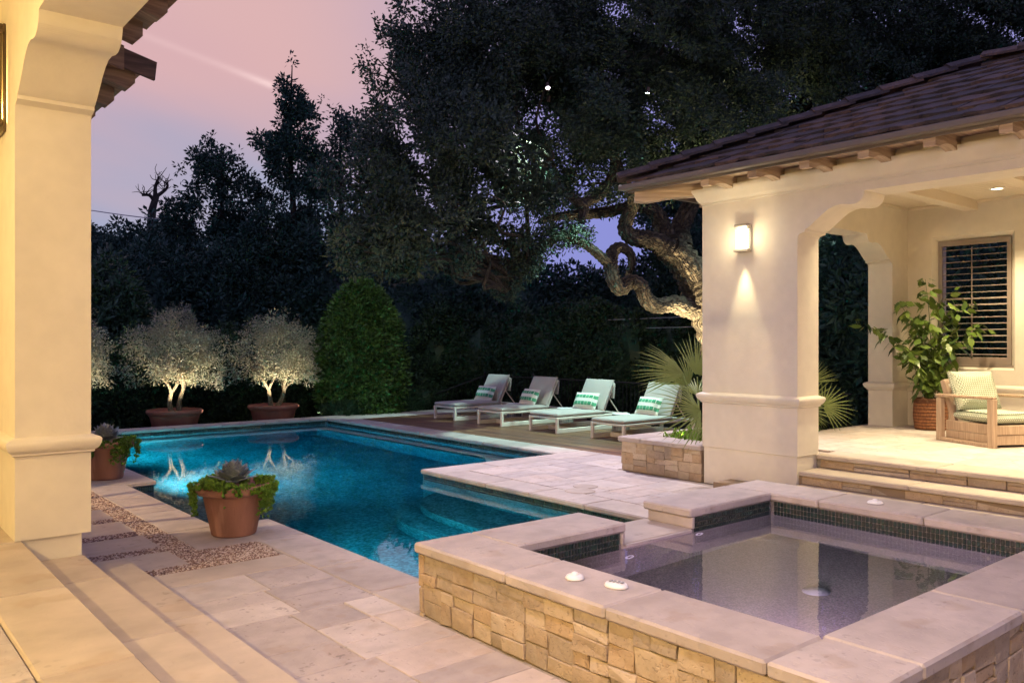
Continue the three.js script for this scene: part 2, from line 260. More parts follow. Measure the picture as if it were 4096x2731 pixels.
  M.gravel = [[0.40, 0.31, 0.25], [0.24, 0.15, 0.12], [0.54, 0.45, 0.39], [0.15, 0.09, 0.075]].map((c) => std({ color: C(...c), roughness: 0.85 }));
  M.glow = (c, k) => std({ color: C(0, 0, 0), emissive: C(...c), emissiveIntensity: k });
  const ripple = tex(512, (u, v) => fb(u, v, 6, 4, 91), false);
  M.poolwater = phy({ color: C(1, 1, 1), roughness: 0.02, transmission: 1, thickness: 1, ior: 1.33, attenuationColor: C(0.10, 0.60, 0.72), attenuationDistance: 2.0, bumpMap: rep(ripple, 0.5), bumpScale: 0.0008 });
  M.spawater = phy({ color: C(1, 1, 1), roughness: 0.0, transmission: 1, thickness: 1, ior: 1.4, attenuationColor: C(0.55, 0.72, 0.72), attenuationDistance: 2.2, bumpMap: rep(ripple, 1), bumpScale: 0.0006 });
  M.glass = phy({ color: C(1, 1, 1), roughness: 0.03, transmission: 1, thickness: 0, ior: 1.5 });
}
// ---------------------------------------------------------------- setting: ground, terrace, pool, spa
const pick = (l) => l[Math.floor(rnd() * l.length)];
// cuts a rectangle into smaller ones at random
function split(x0, x1, y0, y1, maxW, maxH, minF = 0.36) {
  const w = x1 - x0, h = y1 - y0;
  if (w <= maxW * rr(0.85, 1.25) && h <= maxH * rr(0.85, 1.25)) return [[x0, x1, y0, y1]];
  if (w / maxW > h / maxH) { const c = x0 + w * rr(minF, 1 - minF); return [...split(x0, c, y0, y1, maxW, maxH, minF), ...split(c, x1, y0, y1, maxW, maxH, minF)]; }
  const c = y0 + h * rr(minF, 1 - minF); return [...split(x0, x1, y0, c, maxW, maxH, minF), ...split(x0, x1, c, y1, maxW, maxH, minF)];
}
function pavers(parent, x0, x1, d0, d1, top, mats, maxW = 0.62, maxH = 0.62, gap = 0.003) {
  for (const [a, b, c, e] of split(x0, x1, d0, d1, maxW, maxH)) part(parent, 'paver', box(a + gap, b - gap, top - 0.03, top + rr(-0.0015, 0.0015), c + gap, e - gap, 0.004, 0.0012), pick(mats));
}
// a run of slabs between x0..x1 and d0..d1, cut along the longer side
function run(parent, name, x0, x1, d0, d1, y0, y1, len, mats, c = 0.01, cuts) {
  const alongX = Math.abs(x1 - x0) > Math.abs(d1 - d0), L = alongX ? x1 - x0 : d1 - d0, n = Math.max(1, Math.round(L / len));
  const k = cuts ?? Array.from({ length: n + 1 }, (_, i) => i / n * L + (i && i < n ? rr(-0.08, 0.08) * len : 0));
  for (let i = 0; i + 1 < k.length; i++) { const a = k[i] + (i ? 0.003 : 0), b = k[i + 1] - (i + 2 < k.length ? 0.003 : 0); part(parent, name, alongX ? box(x0 + a, x0 + b, y0, y1, d0, d1, c, 0.001) : box(x0, x1, y0, y1, d0 + a, d0 + b, c, 0.001), mats[i % mats.length]); }
}
// face of rough ashlar: stones stand proud of the plane x = X (facing -x), or d = D (facing +z / -z), each a mesh
function rubble(parent, kind, at0, s0, s1, y0, y1, maxW, maxH, name = 'stone') {
  for (const [a, b, c, e] of split(s0, s1, y0, y1, maxW, maxH, 0.3)) {
    const g = 0.002, pr = rr(0.008, 0.026), j = 0.0065;
    part(parent, name, kind === '-x' ? box(at0 - pr, at0 + 0.03, c + g, e - g, a + g, b - g, 0.003, j) : kind === '+z' ? cbox(a + g, b - g, c + g, e - g, -at0 - 0.03, -at0 + pr, 0.003, j) : cbox(a + g, b - g, c + g, e - g, -at0 - pr, -at0 + 0.03, 0.003, j), pick(M.rubble));
  }
}

{ // garden soil all round, out to the horizon
  const s = poly([[-300, -300], [300, -300], [300, 300], [-300, 300]]);
  hole(s, [[-6, -6], [-6, 17.74], [13.25, 17.74], [13.25, -6]]);
  const g = new THREE.ShapeGeometry(s); g.rotateX(-PI / 2); // (x, d) -> (x, 0, -d)
  g.translate(0, -0.32, 0); const m = mesh('ground', boxUV(g), M.lawn, scene); m.userData = { kind: 'structure', label: 'dark planted ground round the terraces' };
}
const WATER = -0.13;
const poolLine = [[3.36, 4.5], [6.3, 4.5], [6.3, 9.48], [8.85, 9.48], [8.85, 17.25], [3.2, 17.25], [3.2, 10.88], [2.83, 10.88], [2.83, 7.8], [3.36, 7.8]];
const terrace = struct('terrace', 'pale limestone terrace paving');
{
  const s = poly([[1.0, -6], [13.25, -6], [13.25, 17.74], [-6, 17.74], [-6, 6.5], [1.0, 6.5]]);
  const off = [[3.1, 4.25], [6.55, 4.25], [6.55, 9.23], [9.1, 9.23], [9.1, 17.5], [2.95, 17.5], [2.95, 11.13], [2.58, 11.13], [2.58, 7.55], [3.1, 7.55]];
  hole(s, off); hole(s, [[3.15, 1.7], [6.45, 1.7], [6.45, 4.2], [3.15, 4.2]]);
  const g = new THREE.ExtrudeGeometry(s, { depth: 0.4, bevelEnabled: false }); g.rotateX(-PI / 2); g.translate(0, -0.409, 0);
  part(terrace, 'paving_bed', boxUV(g), M.grout);
  pavers(terrace, 1.80, 2.925, -2.5, 6.06, 0, M.paver, 0.62, 0.55);
  run(terrace, 'border_slab', 1.80, 2.92, 6.065, 6.44, -0.03, 0, 1.4, M.slab, 0.005);
  pavers(terrace, 6.73, 8.33, 0, 9.02, 0, M.paver, 0.7, 0.6);
  pavers(terrace, 8.34, 9.36, 7.8, 9.02, 0, M.paver, 0.7, 0.6);
  // stepping slabs in gravel beside the pool
  for (const [a, b] of [[6.6, 7.16], [7.32, 7.89], [8.06, 8.63], [8.79, 9.36], [9.52, 10.09], [10.25, 10.82]]) part(terrace, 'stepping_slab', box(1.45, 2.23, -0.03, 0, a, b, 0.006, 0.002), pick(M.slab));
  for (const [x, d, r] of [[7.06, 7.12, 0.15], [6.80, 6.95, 0.18]]) { const g2 = lathe([[0, 0.004], [r - 0.01, 0.004], [r, 0.002], [r, -0.01]], 32); g2.translate(x, 0.002, -d); part(terrace, 'drain_lid', boxUV(g2), M.slab[2]); }
}
{ // gravel between the slabs
  const st = [0, 1, 2, 3].map((k) => { const g = new THREE.IcosahedronGeometry(1, 0), p = g.attributes.position; for (let i = 0; i < p.count; i++) { const h = 0.75 + 0.5 * hash(Math.round(p.getX(i) * 90) + k * 7, Math.round(p.getY(i) * 90 + p.getZ(i) * 37)); p.setXYZ(i, p.getX(i) * h, p.getY(i) * h * 0.6, p.getZ(i) * h * 0.8); } g.computeVertexNormals(); return g; });
  const areas = [[1.40, 2.9, 6.44, 6.62, 1], [2.21, 2.42, 6.6, 11, 1], [2.42, 2.92, 6.6, 7.0, 1], [1.45, 2.23, 7.15, 7.33, 1], [1.45, 2.23, 7.88, 8.07, 1], [1.45, 2.23, 8.62, 8.8, 0.6], [1.45, 2.23, 9.35, 9.53, 0.5], [1.45, 2.23, 10.08, 10.26, 0.5]];
  const bed = struct('gravel_bed', 'brown and pink pea gravel between the stepping slabs');
  const tot = areas.reduce((t, [a, b, c, e]) => t + (b - a) * (e - c), 0);
  st.forEach((g, k) => {
    const n = Math.round(tot * 3300), im = new THREE.InstancedMesh(g, M.gravel[k], n), m = new THREE.Matrix4(), q = new THREE.Quaternion();
    for (let i = 0; i < n; i++) { let t = rnd() * tot, A = areas[0]; for (const a of areas) { const s = (a[1] - a[0]) * (a[3] - a[2]); if (t < s) { A = a; break; } t -= s; }
      const s = rr(0.006, 0.0135); m.compose(V(rr(A[0] + 0.01, A[1] - 0.01), rr(-0.010, 0.002), -rr(A[2] + 0.006, A[3] - 0.006)), q.setFromEuler(new THREE.Euler(rr(0, 0.6), rr(0, 7), rr(0, 0.6))), V(s, s, s)); im.setMatrixAt(i, m); }
    im.name = 'gravel'; im.userData.kind = 'stuff'; bed.add(im);
  });
}
const pool = thing('swimming_pool', 'teal lit swimming pool with limestone coping and dark mosaic waterline', 'pool', [3.36, -0.13, -4.5]);
{
  const ringShape = (grow) => { // basin walls: the outline, thickened outwards
    const s = poly([[3.09, 4.24], [6.56, 4.24], [6.56, 9.22], [9.11, 9.22], [9.11, 17.51], [2.94, 17.51], [2.94, 11.14], [2.57, 11.14], [2.57, 7.54], [3.09, 7.54]]);
    hole(s, poolLine.slice().reverse()); return s;
  };
  let g = new THREE.ExtrudeGeometry(ringShape(), { depth: 1.55, bevelEnabled: false }); g.rotateX(-PI / 2); g.translate(0, -1.62, 0); part(pool, 'basin_wall', boxUV(g), M.plaster);
  g = new THREE.ExtrudeGeometry(poly([[2.5, 4.2], [9.2, 4.2], [9.2, 17.6], [2.5, 17.6]]), { depth: 0.1, bevelEnabled: false }); g.rotateX(-PI / 2); g.translate(0, -1.7, 0); part(pool, 'basin_floor', boxUV(g), M.plaster);
  // entry steps with a rounded nose along the right-hand side, a swim ledge along the far sides
  for (let k = 1; k < 3; k++) { const x = 5.9 - k * 0.36, e = 9.3 - (2 - k) * 0.12, s = new THREE.Shape(); s.moveTo(6.3, 4.5); s.lineTo(x - 0.1, 4.5); s.lineTo(x, e - 1.3); s.quadraticCurveTo(x + 0.05, e - 0.25, 6.3, e); s.closePath();
    g = new THREE.ExtrudeGeometry(s, { depth: 0.4, bevelEnabled: false, curveSegments: 14 }); g.rotateX(-PI / 2); g.translate(0, -0.95 - k * 0.3, 0); part(pool, 'entry_step', boxUV(toCreasedNormals(g, 0.6)), M.plaster); }
  part(pool, 'bench', box(8.35, 8.85, -1.6, -0.5, 9.48, 17.25, 0.02), M.plaster); part(pool, 'bench', box(3.2, 8.35, -1.6, -0.5, 16.75, 17.25, 0.02), M.plaster);
  run(pool, 'coping_stone', 2.93, 3.39, 4.52, 7.0, -0.06, 0, 1.0, M.coping, 0.014, [0, 0.55, 1.35, 2.48]);
  run(pool, 'coping_stone', 2.42, 3.39, 7.005, 7.83, -0.06, 0, 2, M.coping, 0.012);
  run(pool, 'coping_stone', 2.42, 2.86, 7.835, 10.85, -0.06, 0, 0.95, M.coping, 0.012);
  run(pool, 'coping_stone', 2.42, 3.23, 10.855, 17.215, -0.06, 0, 1.1, M.coping, 0.014);
  run(pool, 'coping_stone', 2.42, 9.37, 17.22, 17.73, -0.06, 0, 1.05, M.coping, 0.014);
  run(pool, 'coping_stone', 8.82, 9.37, 9.515, 17.215, -0.06, 0, 1.0, M.coping, 0.014);
  run(pool, 'coping_stone', 6.27, 9.37, 9.03, 9.51, -0.06, 0, 1.0, M.coping, 0.014);
  run(pool, 'coping_stone', 6.27, 6.72, 4.52, 9.025, -0.06, 0, 1.0, M.coping, 0.014);
  // small dark tiles along the waterline: too small to tell apart from here
  const tg = cbox(-0.011, 0.011, -0.024, 0.024, -0.004, 0.004, 0.003), spots = [];
  const side = (x0, d0, x1, d1, ry) => { const L = Math.hypot(x1 - x0, d1 - d0), n = Math.floor(L / 0.026); for (let i = 0; i < n; i++) for (let r = 0; r < 2; r++) spots.push([lerp(x0, x1, (i + 0.5) / n), -0.09 - r * 0.053, -lerp(d0, d1, (i + 0.5) / n), ry]); };
  side(6.296, 4.6, 6.296, 9.46, PI / 2); side(8.846, 9.5, 8.846, 17.2, PI / 2); side(3.22, 17.246, 8.8, 17.246, 0); side(2.86, 10.876, 3.2, 10.876, 0); side(3.4, 4.504, 6.28, 4.504, 0);
  const im = new THREE.InstancedMesh(tg, M.tile[1], spots.length), m = new THREE.Matrix4(), c = new THREE.Color();
  spots.forEach(([x, y, z, ry], i) => { im.setMatrixAt(i, m.compose(V(x - 3.36, y + 0.13, z + 4.5), new THREE.Quaternion().setFromEuler(new THREE.Euler(0, ry, 0)), V(1, 1, 1))); im.setColorAt(i, c.setScalar(rr(0.6, 1.4))); });
  im.name = 'waterline_tiles'; im.userData.kind = 'stuff'; pool.add(im);
  for (const [x, d] of [[5.4, 12.6]]) { g = lathe([[0, 0.03], [0.1, 0.03], [0.13, 0.01], [0.13, 0]], 24); g.translate(x, -1.6, -d); part(pool, 'floor_drain', g, M.white); }
}
{
  const s = poly([[3.3, 4.4], [6.4, 4.4], [6.4, 9.4], [8.95, 9.4], [8.95, 17.35], [3.1, 17.35], [3.1, 10.95], [2.73, 10.95], [2.73, 7.7], [3.3, 7.7]]);
  const g = new THREE.ExtrudeGeometry(s, { depth: 1.5, bevelEnabled: false }); g.rotateX(-PI / 2); g.translate(0, WATER - 1.5, 0);
  const m = mesh('pool_water', boxUV(g), M.poolwater, scene); m.userData = { kind: 'structure', label: 'still teal water of the swimming pool' };
}
function poolLight(label, x, y, d, nx, nz, k, color, down = -0.25) { // round lamp set in the wall, its face a little inside the water
  const t = thing('underwater_light', label, 'pool light', [x, y, -d], 'lamps in the pool walls');
  const g = lathe([[0.07, 0], [0.1, 0], [0.1, 0.03], [0.085, 0.04], [0.07, 0.04]], 24), q = new THREE.Quaternion().setFromUnitVectors(V(0, 1, 0), V(nx, 0, nz)); g.applyQuaternion(q); mesh('rim', g, M.white, t);
  const f = new THREE.CylinderGeometry(0.07, 0.07, 0.02, 24); f.translate(0, 0.02, 0); f.applyQuaternion(q); mesh('lens', f, M.glow(color, 6), t);
  spot(t, [nx * 0.06, 0, nz * 0.06], [nx * 3, down, nz * 3], k, color, 1.15, 0.6, 4);
}
poolLight('underwater pool lamp in the near wall below the agave pot', 3.37, -0.5, 7.2, 1, 0, 40, [0.9, 1, 0.95], -2.6);
poolLight('underwater pool lamp in the left wall below the far pot', 3.21, -0.6, 12.6, 1, 0, 230, [0.55, 1, 0.95]);
poolLight('underwater pool lamp in the left wall near the olive trees', 3.21, -0.6, 15.8, 1, 0, 140, [0.55, 1, 0.95]);

const SPA = 0.28;
const spa = thing('spa', 'raised square spa faced in tan rubble stone with limestone coping', 'spa', [4.8, 0, -3]);
{
  // core walls behind the stone facing, open at the spillway
  const core = (a, b, c, d, y1) => box(a, b, -0.6, y1, c, d, 0.004);
  part(spa, 'wall_core', core(2.965, 3.36, 1.54, 4.46, 0.385), M.mortar); part(spa, 'wall_core', core(6.25, 6.66, 1.54, 4.46, 0.385), M.mortar);
  part(spa, 'wall_core', core(3.36, 6.25, 1.54, 1.92, 0.385), M.mortar);
  part(spa, 'wall_core', core(3.36, 4.36, 4.06, 4.46, 0.385), M.mortar); part(spa, 'wall_core', core(5.18, 6.25, 4.06, 4.46, 0.385), M.mortar); part(spa, 'wall_core', core(4.36, 5.18, 4.06, 4.46, 0.20), M.mortar);
  rubble(spa, '-x', 2.965, 1.53, 4.47, 0.0, 0.383, 0.25, 0.135);
  rubble(spa, '+z', 1.54, 2.94, 6.7, 0.0, 0.383, 0.25, 0.135);
  rubble(spa, '-z', 4.46, 2.94, 4.36, -0.1, 0.383, 0.34, 0.2); rubble(spa, '-z', 4.46, 5.18, 6.7, -0.1, 0.383, 0.34, 0.2); rubble(spa, '-z', 4.46, 4.36, 5.18, -0.1, 0.2, 0.34, 0.2);
  for (const [x, a] of [[4.36, 4.39], [5.15, 5.18]]) part(spa, 'spillway_cheek', box(x, a, 0.3, 0.384, 4.03, 4.48, 0.004, 0.002), M.coping[1]);
  part(spa, 'spillway', box(4.375, 5.165, 0.22, 0.30, 4.045, 4.53, 0.008), M.slab[1]);
  part(spa, 'spillway_lip', box(4.40, 5.14, 0.281, 0.296, 4.025, 4.043, 0.002), M.coping[2]);
  const top = [0.385, 0.45], cp = M.coping;
  run(spa, 'coping_stone', 2.93, 3.38, 1.50, 4.52, ...top, 0.9, cp, 0.012, [0, 0.43, 1.33, 2.10, 3.02]);
  run(spa, 'coping_stone', 3.385, 6.73, 1.50, 1.945, ...top, 1.0, cp, 0.012);
  run(spa, 'coping_stone', 6.225, 6.73, 1.95, 4.52, ...top, 1.0, cp, 0.012);
  run(spa, 'coping_stone', 3.385, 4.41, 4.035, 4.52, ...top, 1.2, cp, 0.012);
  run(spa, 'coping_stone', 5.13, 6.22, 4.035, 4.52, ...top, 1.2, cp, 0.012);
  // basin: pebble floor, bench, walls
  part(spa, 'basin_floor', box(3.3, 6.3, -0.62, -0.55, 1.86, 4.12, 0.003), M.pebble);
  part(spa, 'basin_wall', box(3.345, 3.365, -0.56, 0.385, 1.91, 4.07, 0.002), M.pebble); part(spa, 'basin_wall', box(6.24, 6.255, -0.56, 0.385, 1.91, 4.07, 0.002), M.pebble);
  part(spa, 'basin_wall', box(3.366, 6.239, -0.56, 0.385, 1.905, 1.93, 0.002), M.pebble); part(spa, 'basin_wall', box(3.366, 4.37, -0.56, 0.384, 4.05, 4.07, 0.002), M.pebble); part(spa, 'basin_wall', box(5.17, 6.239, -0.56, 0.384, 4.05, 4.07, 0.002), M.pebble); part(spa, 'basin_wall', box(4.37, 5.17, -0.56, 0.22, 4.05, 4.07, 0.002), M.pebble);
  
  // mosaic band: each tile near the top row its own piece, the lower rows joined
  const tall = 0.036, wide = 0.031; let n = 0; const low = [];
  const geoX = cbox(-0.006, 0.006, -tall / 2, tall / 2, -wide / 2 + 0.003, wide / 2 - 0.003, 0.004), geoZ = cbox(-wide / 2 + 0.003, wide / 2 - 0.003, -tall / 2, tall / 2, -0.006, 0.006, 0.004);
  const put = (g, x, y, d, row) => { if (row < 2 && n < 296) { n++; const m = mesh('mosaic_tile', g, pick(M.tile), spa); m.position.set(x - 4.8 + rr(-1, 1) * 0.0012, y, -d + 3); m.rotation.set(rr(-0.03, 0.03), rr(-0.05, 0.05), rr(-0.04, 0.04)); } else { const q = g.clone(); q.translate(x, y, -d); low.push(q); } };
  for (let r = 0; r < 4; r++) { const y = 0.362 - r * (tall + 0.004);
    for (let d = 1.96; d < 4.03; d += wide) put(geoX, 6.236, y, d, r);
    for (let x = 3.40; x < 4.34; x += wide) put(geoZ, x, y, 4.046, r);
    for (let x = 5.2; x < 6.22; x += wide) put(geoZ, x, y, 4.046, r); }
  const lowM = part(spa, 'mosaic_tiles', merge(low), M.tile[0]); lowM.userData.kind = 'stuff';
  for (const [x, d, y] of [[4.45, 3.9, -0.15], [5.25, 3.95, 0.02]]) { const g = new THREE.TorusGeometry(0.035, 0.009, 8, 20); g.translate(x, y + 0.1, -4.043); part(spa, 'jet', g, M.white); }
  let g = lathe([[0, 0.05], [0.05, 0.05], [0.06, 0.035], [0.1, 0.03], [0.13, 0.012], [0.14, 0]], 32); g.scale(0.65, 1, 0.65); g.translate(5.15, -0.55, -3.0); part(spa, 'floor_drain', g, M.drain);
}
{
  const g = box(3.35, 6.25, -0.6, SPA, 1.9, 4.065, 0.001); const m = mesh('spa_water', g, M.spawater, scene); m.userData = { kind: 'structure', label: 'mirror-still water in the raised spa' };
}
{ const t = thing('underwater_light', 'underwater lamp low in the near wall of the spa', 'pool light', [3.37, -0.1, -2.45], 'lamps in the pool walls');
  const q = new THREE.Quaternion().setFromUnitVectors(V(0, 1, 0), V(1, 0, 0)); const r = lathe([[0.05, 0], [0.08, 0], [0.08, 0.02], [0.05, 0.025]], 24); r.applyQuaternion(q); mesh('rim', r, M.white, t);
  const f = new THREE.CylinderGeometry(0.05, 0.05, 0.014, 24); f.translate(0, 0.012, 0); f.applyQuaternion(q); mesh('lens', f, M.glow([1, 0.78, 0.95], 5), t); spot(t, [0.05, 0, 0], [1.6, -0.45, -0.2], 40, [1, 0.52, 0.86], 1.25, 0.7, 3); }
// controls lying on the spa coping
{ const t = thing('air_control', 'small white round air control knob on the near spa coping', 'spa control', [3.15, 0.45, -3.26]);
  mesh('collar', lathe([[0, 0], [0.05, 0], [0.052, 0.008], [0.045, 0.022], [0.03, 0.026], [0, 0.026]], 28), M.white, t); const k = new THREE.SphereGeometry(0.022, 20, 10, 0, 2 * PI, 0, PI / 2); k.scale(1, 0.8, 1); k.translate(0, 0.024, 0); mesh('button', k, M.white, t);
  const u = thing('spa_keypad', 'small white oval keypad with grey buttons on the near spa coping', 'spa control', [3.21, 0.45, -3.01]); u.rotation.y = 0.25;
  const b = lathe([[0, 0], [0.062, 0], [0.066, 0.008], [0.058, 0.024], [0, 0.027]], 30); b.scale(0.72, 1, 1); mesh('body', b, M.white, u);
  for (let i = 0; i < 4; i++) { const g = cbox(-0.013, 0.013, 0, 0.005, -0.007, 0.007, 0.002); g.translate(0.004, 0.0265, -0.034 + i * 0.0225); mesh('key', g, M.greyPlastic, u); }
  const v = thing('air_control', 'small white round knob on the far spa coping below the pavilion steps', 'spa control', [6.46, 0.45, -3.25]);
  mesh('collar', lathe([[0, 0], [0.06, 0], [0.062, 0.008], [0.05, 0.02], [0, 0.024]], 28), M.white, v); const k2 = new THREE.SphereGeometry(0.025, 20, 10, 0, 2 * PI, 0, PI / 2); k2.scale(1, 0.7, 1); k2.translate(0, 0.02, 0); mesh('button', k2, M.white, v); }

// ---------------------------------------------------------------- house porch on the left
// stepped and curved corbel of the arches: [distance from the jamb, height above the springing]
const corbel = [[0, 0], [0.02, 0.03], [0.09, 0.05], [0.09, 0.075], [0.12, 0.085], [0.17, 0.12], [0.23, 0.165], [0.3, 0.22], [0.37, 0.265], [0.45, 0.295], [0.53, 0.3], [0.61, 0.285], [0.67, 0.285], [0.72, 0.305], [0.755, 0.34], [0.77, 0.38], [0.775, 0.41]];
const house = thing('house_porch', 'cream stucco house porch with corbelled arch, dark eaves and limestone steps', 'house', [1, 0, -6.2]);
{
  const sp = 3.235, arch = [...corbel.map(([s, y]) => [6.17 - s, sp + y]), ...corbel.slice().reverse().map(([s, y]) => [-1.2 + s, sp + y])];
  const s = poly([[-6, 0.45], [-1.2, 0.45], ...arch.slice().reverse(), [6.17, 0.45], [8.2, 0.45], [8.2, 2.75], [10.4, 2.75], [10.4, 0.45], [13, 0.45], [13, 4.9], [-6, 4.9]]);
  part(house, 'arch_wall', wallD(s, 0.957, 1.407), M.stucco);
  part(house, 'column_plinth', box(0.96, 1.356, 0.0, 0.452, 6.19, 13, 0.004), M.stucco); part(house, 'column_plinth', box(0.96, 1.356, 0.0, 0.452, -6, -1.22, 0.004), M.stucco);
  part(house, 'column_band', ring(0.957, 1.407, 6.17, 7.95, [[-0.01, 0.985], [0.02, 1.0], [0.02, 1.012], [0.03, 1.018], [0.045, 1.035], [0.055, 1.06], [0.058, 1.085], [0.05, 1.098], [-0.01, 1.12]]), M.stucco);
  part(house, 'porch_ceiling', box(-4.4, 0.957, 4.15, 4.3, -6, 7.2, 0.004), M.ceiling);
  part(house, 'back_wall', box(-4.4, -4.0, 0.45, 4.15, -6, 13, 0.004), M.stucco); part(house, 'end_wall', box(-4.0, 0.955, 0.45, 4.149, 7.2, 7.4, 0.004), M.stucco); part(house, 'end_wall', box(-4.0, 0.955, 0.45, 4.149, -6, -5.8, 0.004), M.stucco);
  part(house, 'room_ceiling', box(-4.4, 0.957, 3.4, 3.6, 7.41, 13, 0.004), M.ceiling); part(house, 'end_wall', box(-4.0, 0.955, 0.45, 3.399, 12.6, 12.8, 0.004), M.stucco);
  part(house, 'porch_base', box(-4.4, 0.99, -0.3, 0.418, -6, 13, 0.004), M.grout);
  pavers(house, -1.5, 0.63, -0.5, 6.9, 0.45, M.paver, 0.7, 0.7);
  run(house, 'porch_edge_stone', 0.635, 1.0, -0.2, 8.0, 0.40, 0.45, 1.27, M.slab, 0.012, [0, 1.28, 2.55, 3.81, 5.08, 6.36, 8.2]);
  part(house, 'step_core', box(0.97, 1.345, 0, 0.25, -6, 6.18, 0.003), M.grout); run(house, 'step_tread', 0.99, 1.37, -0.6, 6.188, 0.25, 0.30, 1.28, M.slab, 0.012, [0, 1.0, 2.3, 3.58, 4.86, 6.1, 6.788].map((q) => q));
  part(house, 'step_core', box(1.345, 1.705, 0, 0.10, -6, 6.49, 0.003), M.grout); run(house, 'step_tread', 1.357, 1.73, -0.6, 6.50, 0.10, 0.15, 1.2, M.slab, 0.012, [0, 1.6, 2.9, 4.2, 5.49, 7.1]);
  // eaves: a higher roof over the arch, a lower one beyond it
  const tail = (d, x1, yb, name = 'rafter') => { const g = wallX(poly([[0, 0.16], [0, 0.30], [x1 - 1.35, 0.175], [x1 - 1.35, 0.075], [x1 - 1.40, 0.02], [x1 - 1.47, 0.04]]), d - 0.045, d + 0.045); g.translate(1.35, yb, 0); part(house, name, g, M.timber); };
  for (const d of [3.55, 4.16, 4.78, 5.40, 6.02, 6.60]) tail(d, 1.85, 3.95);
  for (const d of [6.80, 7.39, 8.0, 8.6, 9.2, 9.8]) tail(d, 1.85, 3.645);
  const roofd = (d0, d1, y, nm) => { for (let k = 0; k < 4; k++) { const a = 1.35 + k * 0.14, b = a + 0.136; const g = wallX(poly([[a, y - (a - 1.35) * 0.25], [b, y - (b - 1.35) * 0.25], [b, y + 0.02 - (b - 1.35) * 0.25], [a, y + 0.02 - (a - 1.35) * 0.25]]), d0, d1); part(house, nm, g, M.timber); } };
  roofd(0, 6.66, 4.253, 'eave_board'); roofd(6.70, 12, 3.948, 'eave_board');
  const slab = (d0, d1, y) => part(house, 'roof_slab', wallX(poly([[1.30, y + 0.035], [1.90, y - 0.115], [1.90, y - 0.06], [1.30, y + 0.10]]), d0, d1), M.timberDark);
  slab(0, 6.68, 4.253); slab(6.70, 12, 3.948);
  part(house, 'barge_board', wallX(poly([[1.36, 3.885], [1.97, 3.745], [1.985, 3.885], [1.36, 4.035]]), 6.665, 6.695), M.timberDark);
  part(house, 'barge_board', wallX(poly([[1.40, 3.85], [1.74, 3.77], [1.74, 3.95], [1.40, 4.03]]), 6.635, 6.662), M.timber);
  // glazed door that lets lamplight out onto the slabs
  const door = part(house, 'garden_door', box(1.05, 1.11, 0.46, 0.72, 8.22, 10.38, 0.004), M.trim);
  for (const d of [8.2, 8.72, 9.26, 9.8, 10.34]) part(door, 'stile', box(1.05, 1.11, 0.72, 2.75, d, d + 0.06, 0.003), M.trim);
  for (const y of [1.2, 1.7, 2.2, 2.68]) part(door, 'rail', box(1.055, 1.105, y, y + 0.05, 8.2, 10.4, 0.003), M.trim);
  part(door, 'pane', box(1.078, 1.082, 0.72, 2.75, 8.2, 10.4, 0.0005), M.glass);
}
function downlight(label, x, y, d, k, color, angle, group, aim = [0, -1, 0], size = 0.06, glow = 8) {
  const t = thing('recessed_light', label, 'ceiling light', [x, y, -d], group);
  mesh('trim_ring', lathe([[size, 0.01], [size + 0.025, 0.004], [size + 0.025, -0.006], [size, -0.004]], 28), M.white, t);
  const f = new THREE.CylinderGeometry(size, size, 0.006, 24); f.translate(0, 0.003, 0); mesh('lens', f, M.glow(color, glow), t);
  spot(t, [0, -0.03, 0], [aim[0], -0.03 + aim[1], aim[2]], k, color, angle, 0.55, 4); return t;
}
const WARM = [1, 0.72, 0.42];
{ // lamps of the porch: they light the steps, the terrace and the spa wall
  for (const [x, d] of [[-0.25, 5.1], [-0.25, 2.5], [-0.25, -0.1]]) downlight('round ceiling lamp of the house porch behind the arch wall', x, 4.145, d, 8, [1, 0.76, 0.42], 1.38, 'ceiling lamps of the house porch');
  const t = thing('wall_lantern', 'bronze box lantern glowing on the yellow-lit porch wall', 'lantern', [0.957, 3.2, -6.62]);
  const b = (a0, a1, y0, y1, z0, z1, n, m) => mesh(n, cbox(a0, a1, y0, y1, z0, z1, 0.004), m, t);
  b(-0.02, -0.002, -0.05, 0.68, -0.13, 0.13, 'back_plate', M.bronze); b(-0.26, -0.02, 0.60, 0.64, -0.16, 0.16, 'cap', M.bronze); b(-0.22, -0.02, 0.64, 0.68, -0.12, 0.12, 'cap', M.bronze); b(-0.24, -0.02, 0.0, 0.03, -0.15, 0.15, 'base_frame', M.bronze);
  for (const [x, z] of [[-0.24, -0.14], [-0.24, 0.14], [-0.04, -0.14], [-0.04, 0.14]]) b(x - 0.012, x + 0.012, 0.03, 0.6, z - 0.012, z + 0.012, 'post', M.bronze);
  b(-0.228, -0.224, 0.03, 0.6, -0.128, 0.128, 'panel', M.bronze); b(-0.21, -0.03, 0.03, 0.6, 0.136, 0.141, 'panel', M.bronze);
  const bulb = new THREE.SphereGeometry(0.035, 16, 12); bulb.translate(-0.13, 0.12, 0); mesh('bulb', bulb, M.glow([1, 0.75, 0.35], 10), t); point(t, [-0.13, 0.12, 0], 4.2, [1, 0.74, 0.2], 2);
  const r = thing('room_lamp', 'lamp inside the house room behind the glazed door', 'lamp', [-1.3, 2.3, -9.3]);
  const sb = new THREE.SphereGeometry(0.05, 16, 12); mesh('bulb', sb, M.glow([1, 0.75, 0.45], 8), r); mesh('cord', new THREE.CylinderGeometry(0.006, 0.006, 1.05, 8).translate(0, 0.575, 0), M.iron, r); point(r, [0, 0, 0], 75, [1, 0.72, 0.4], 2);
}

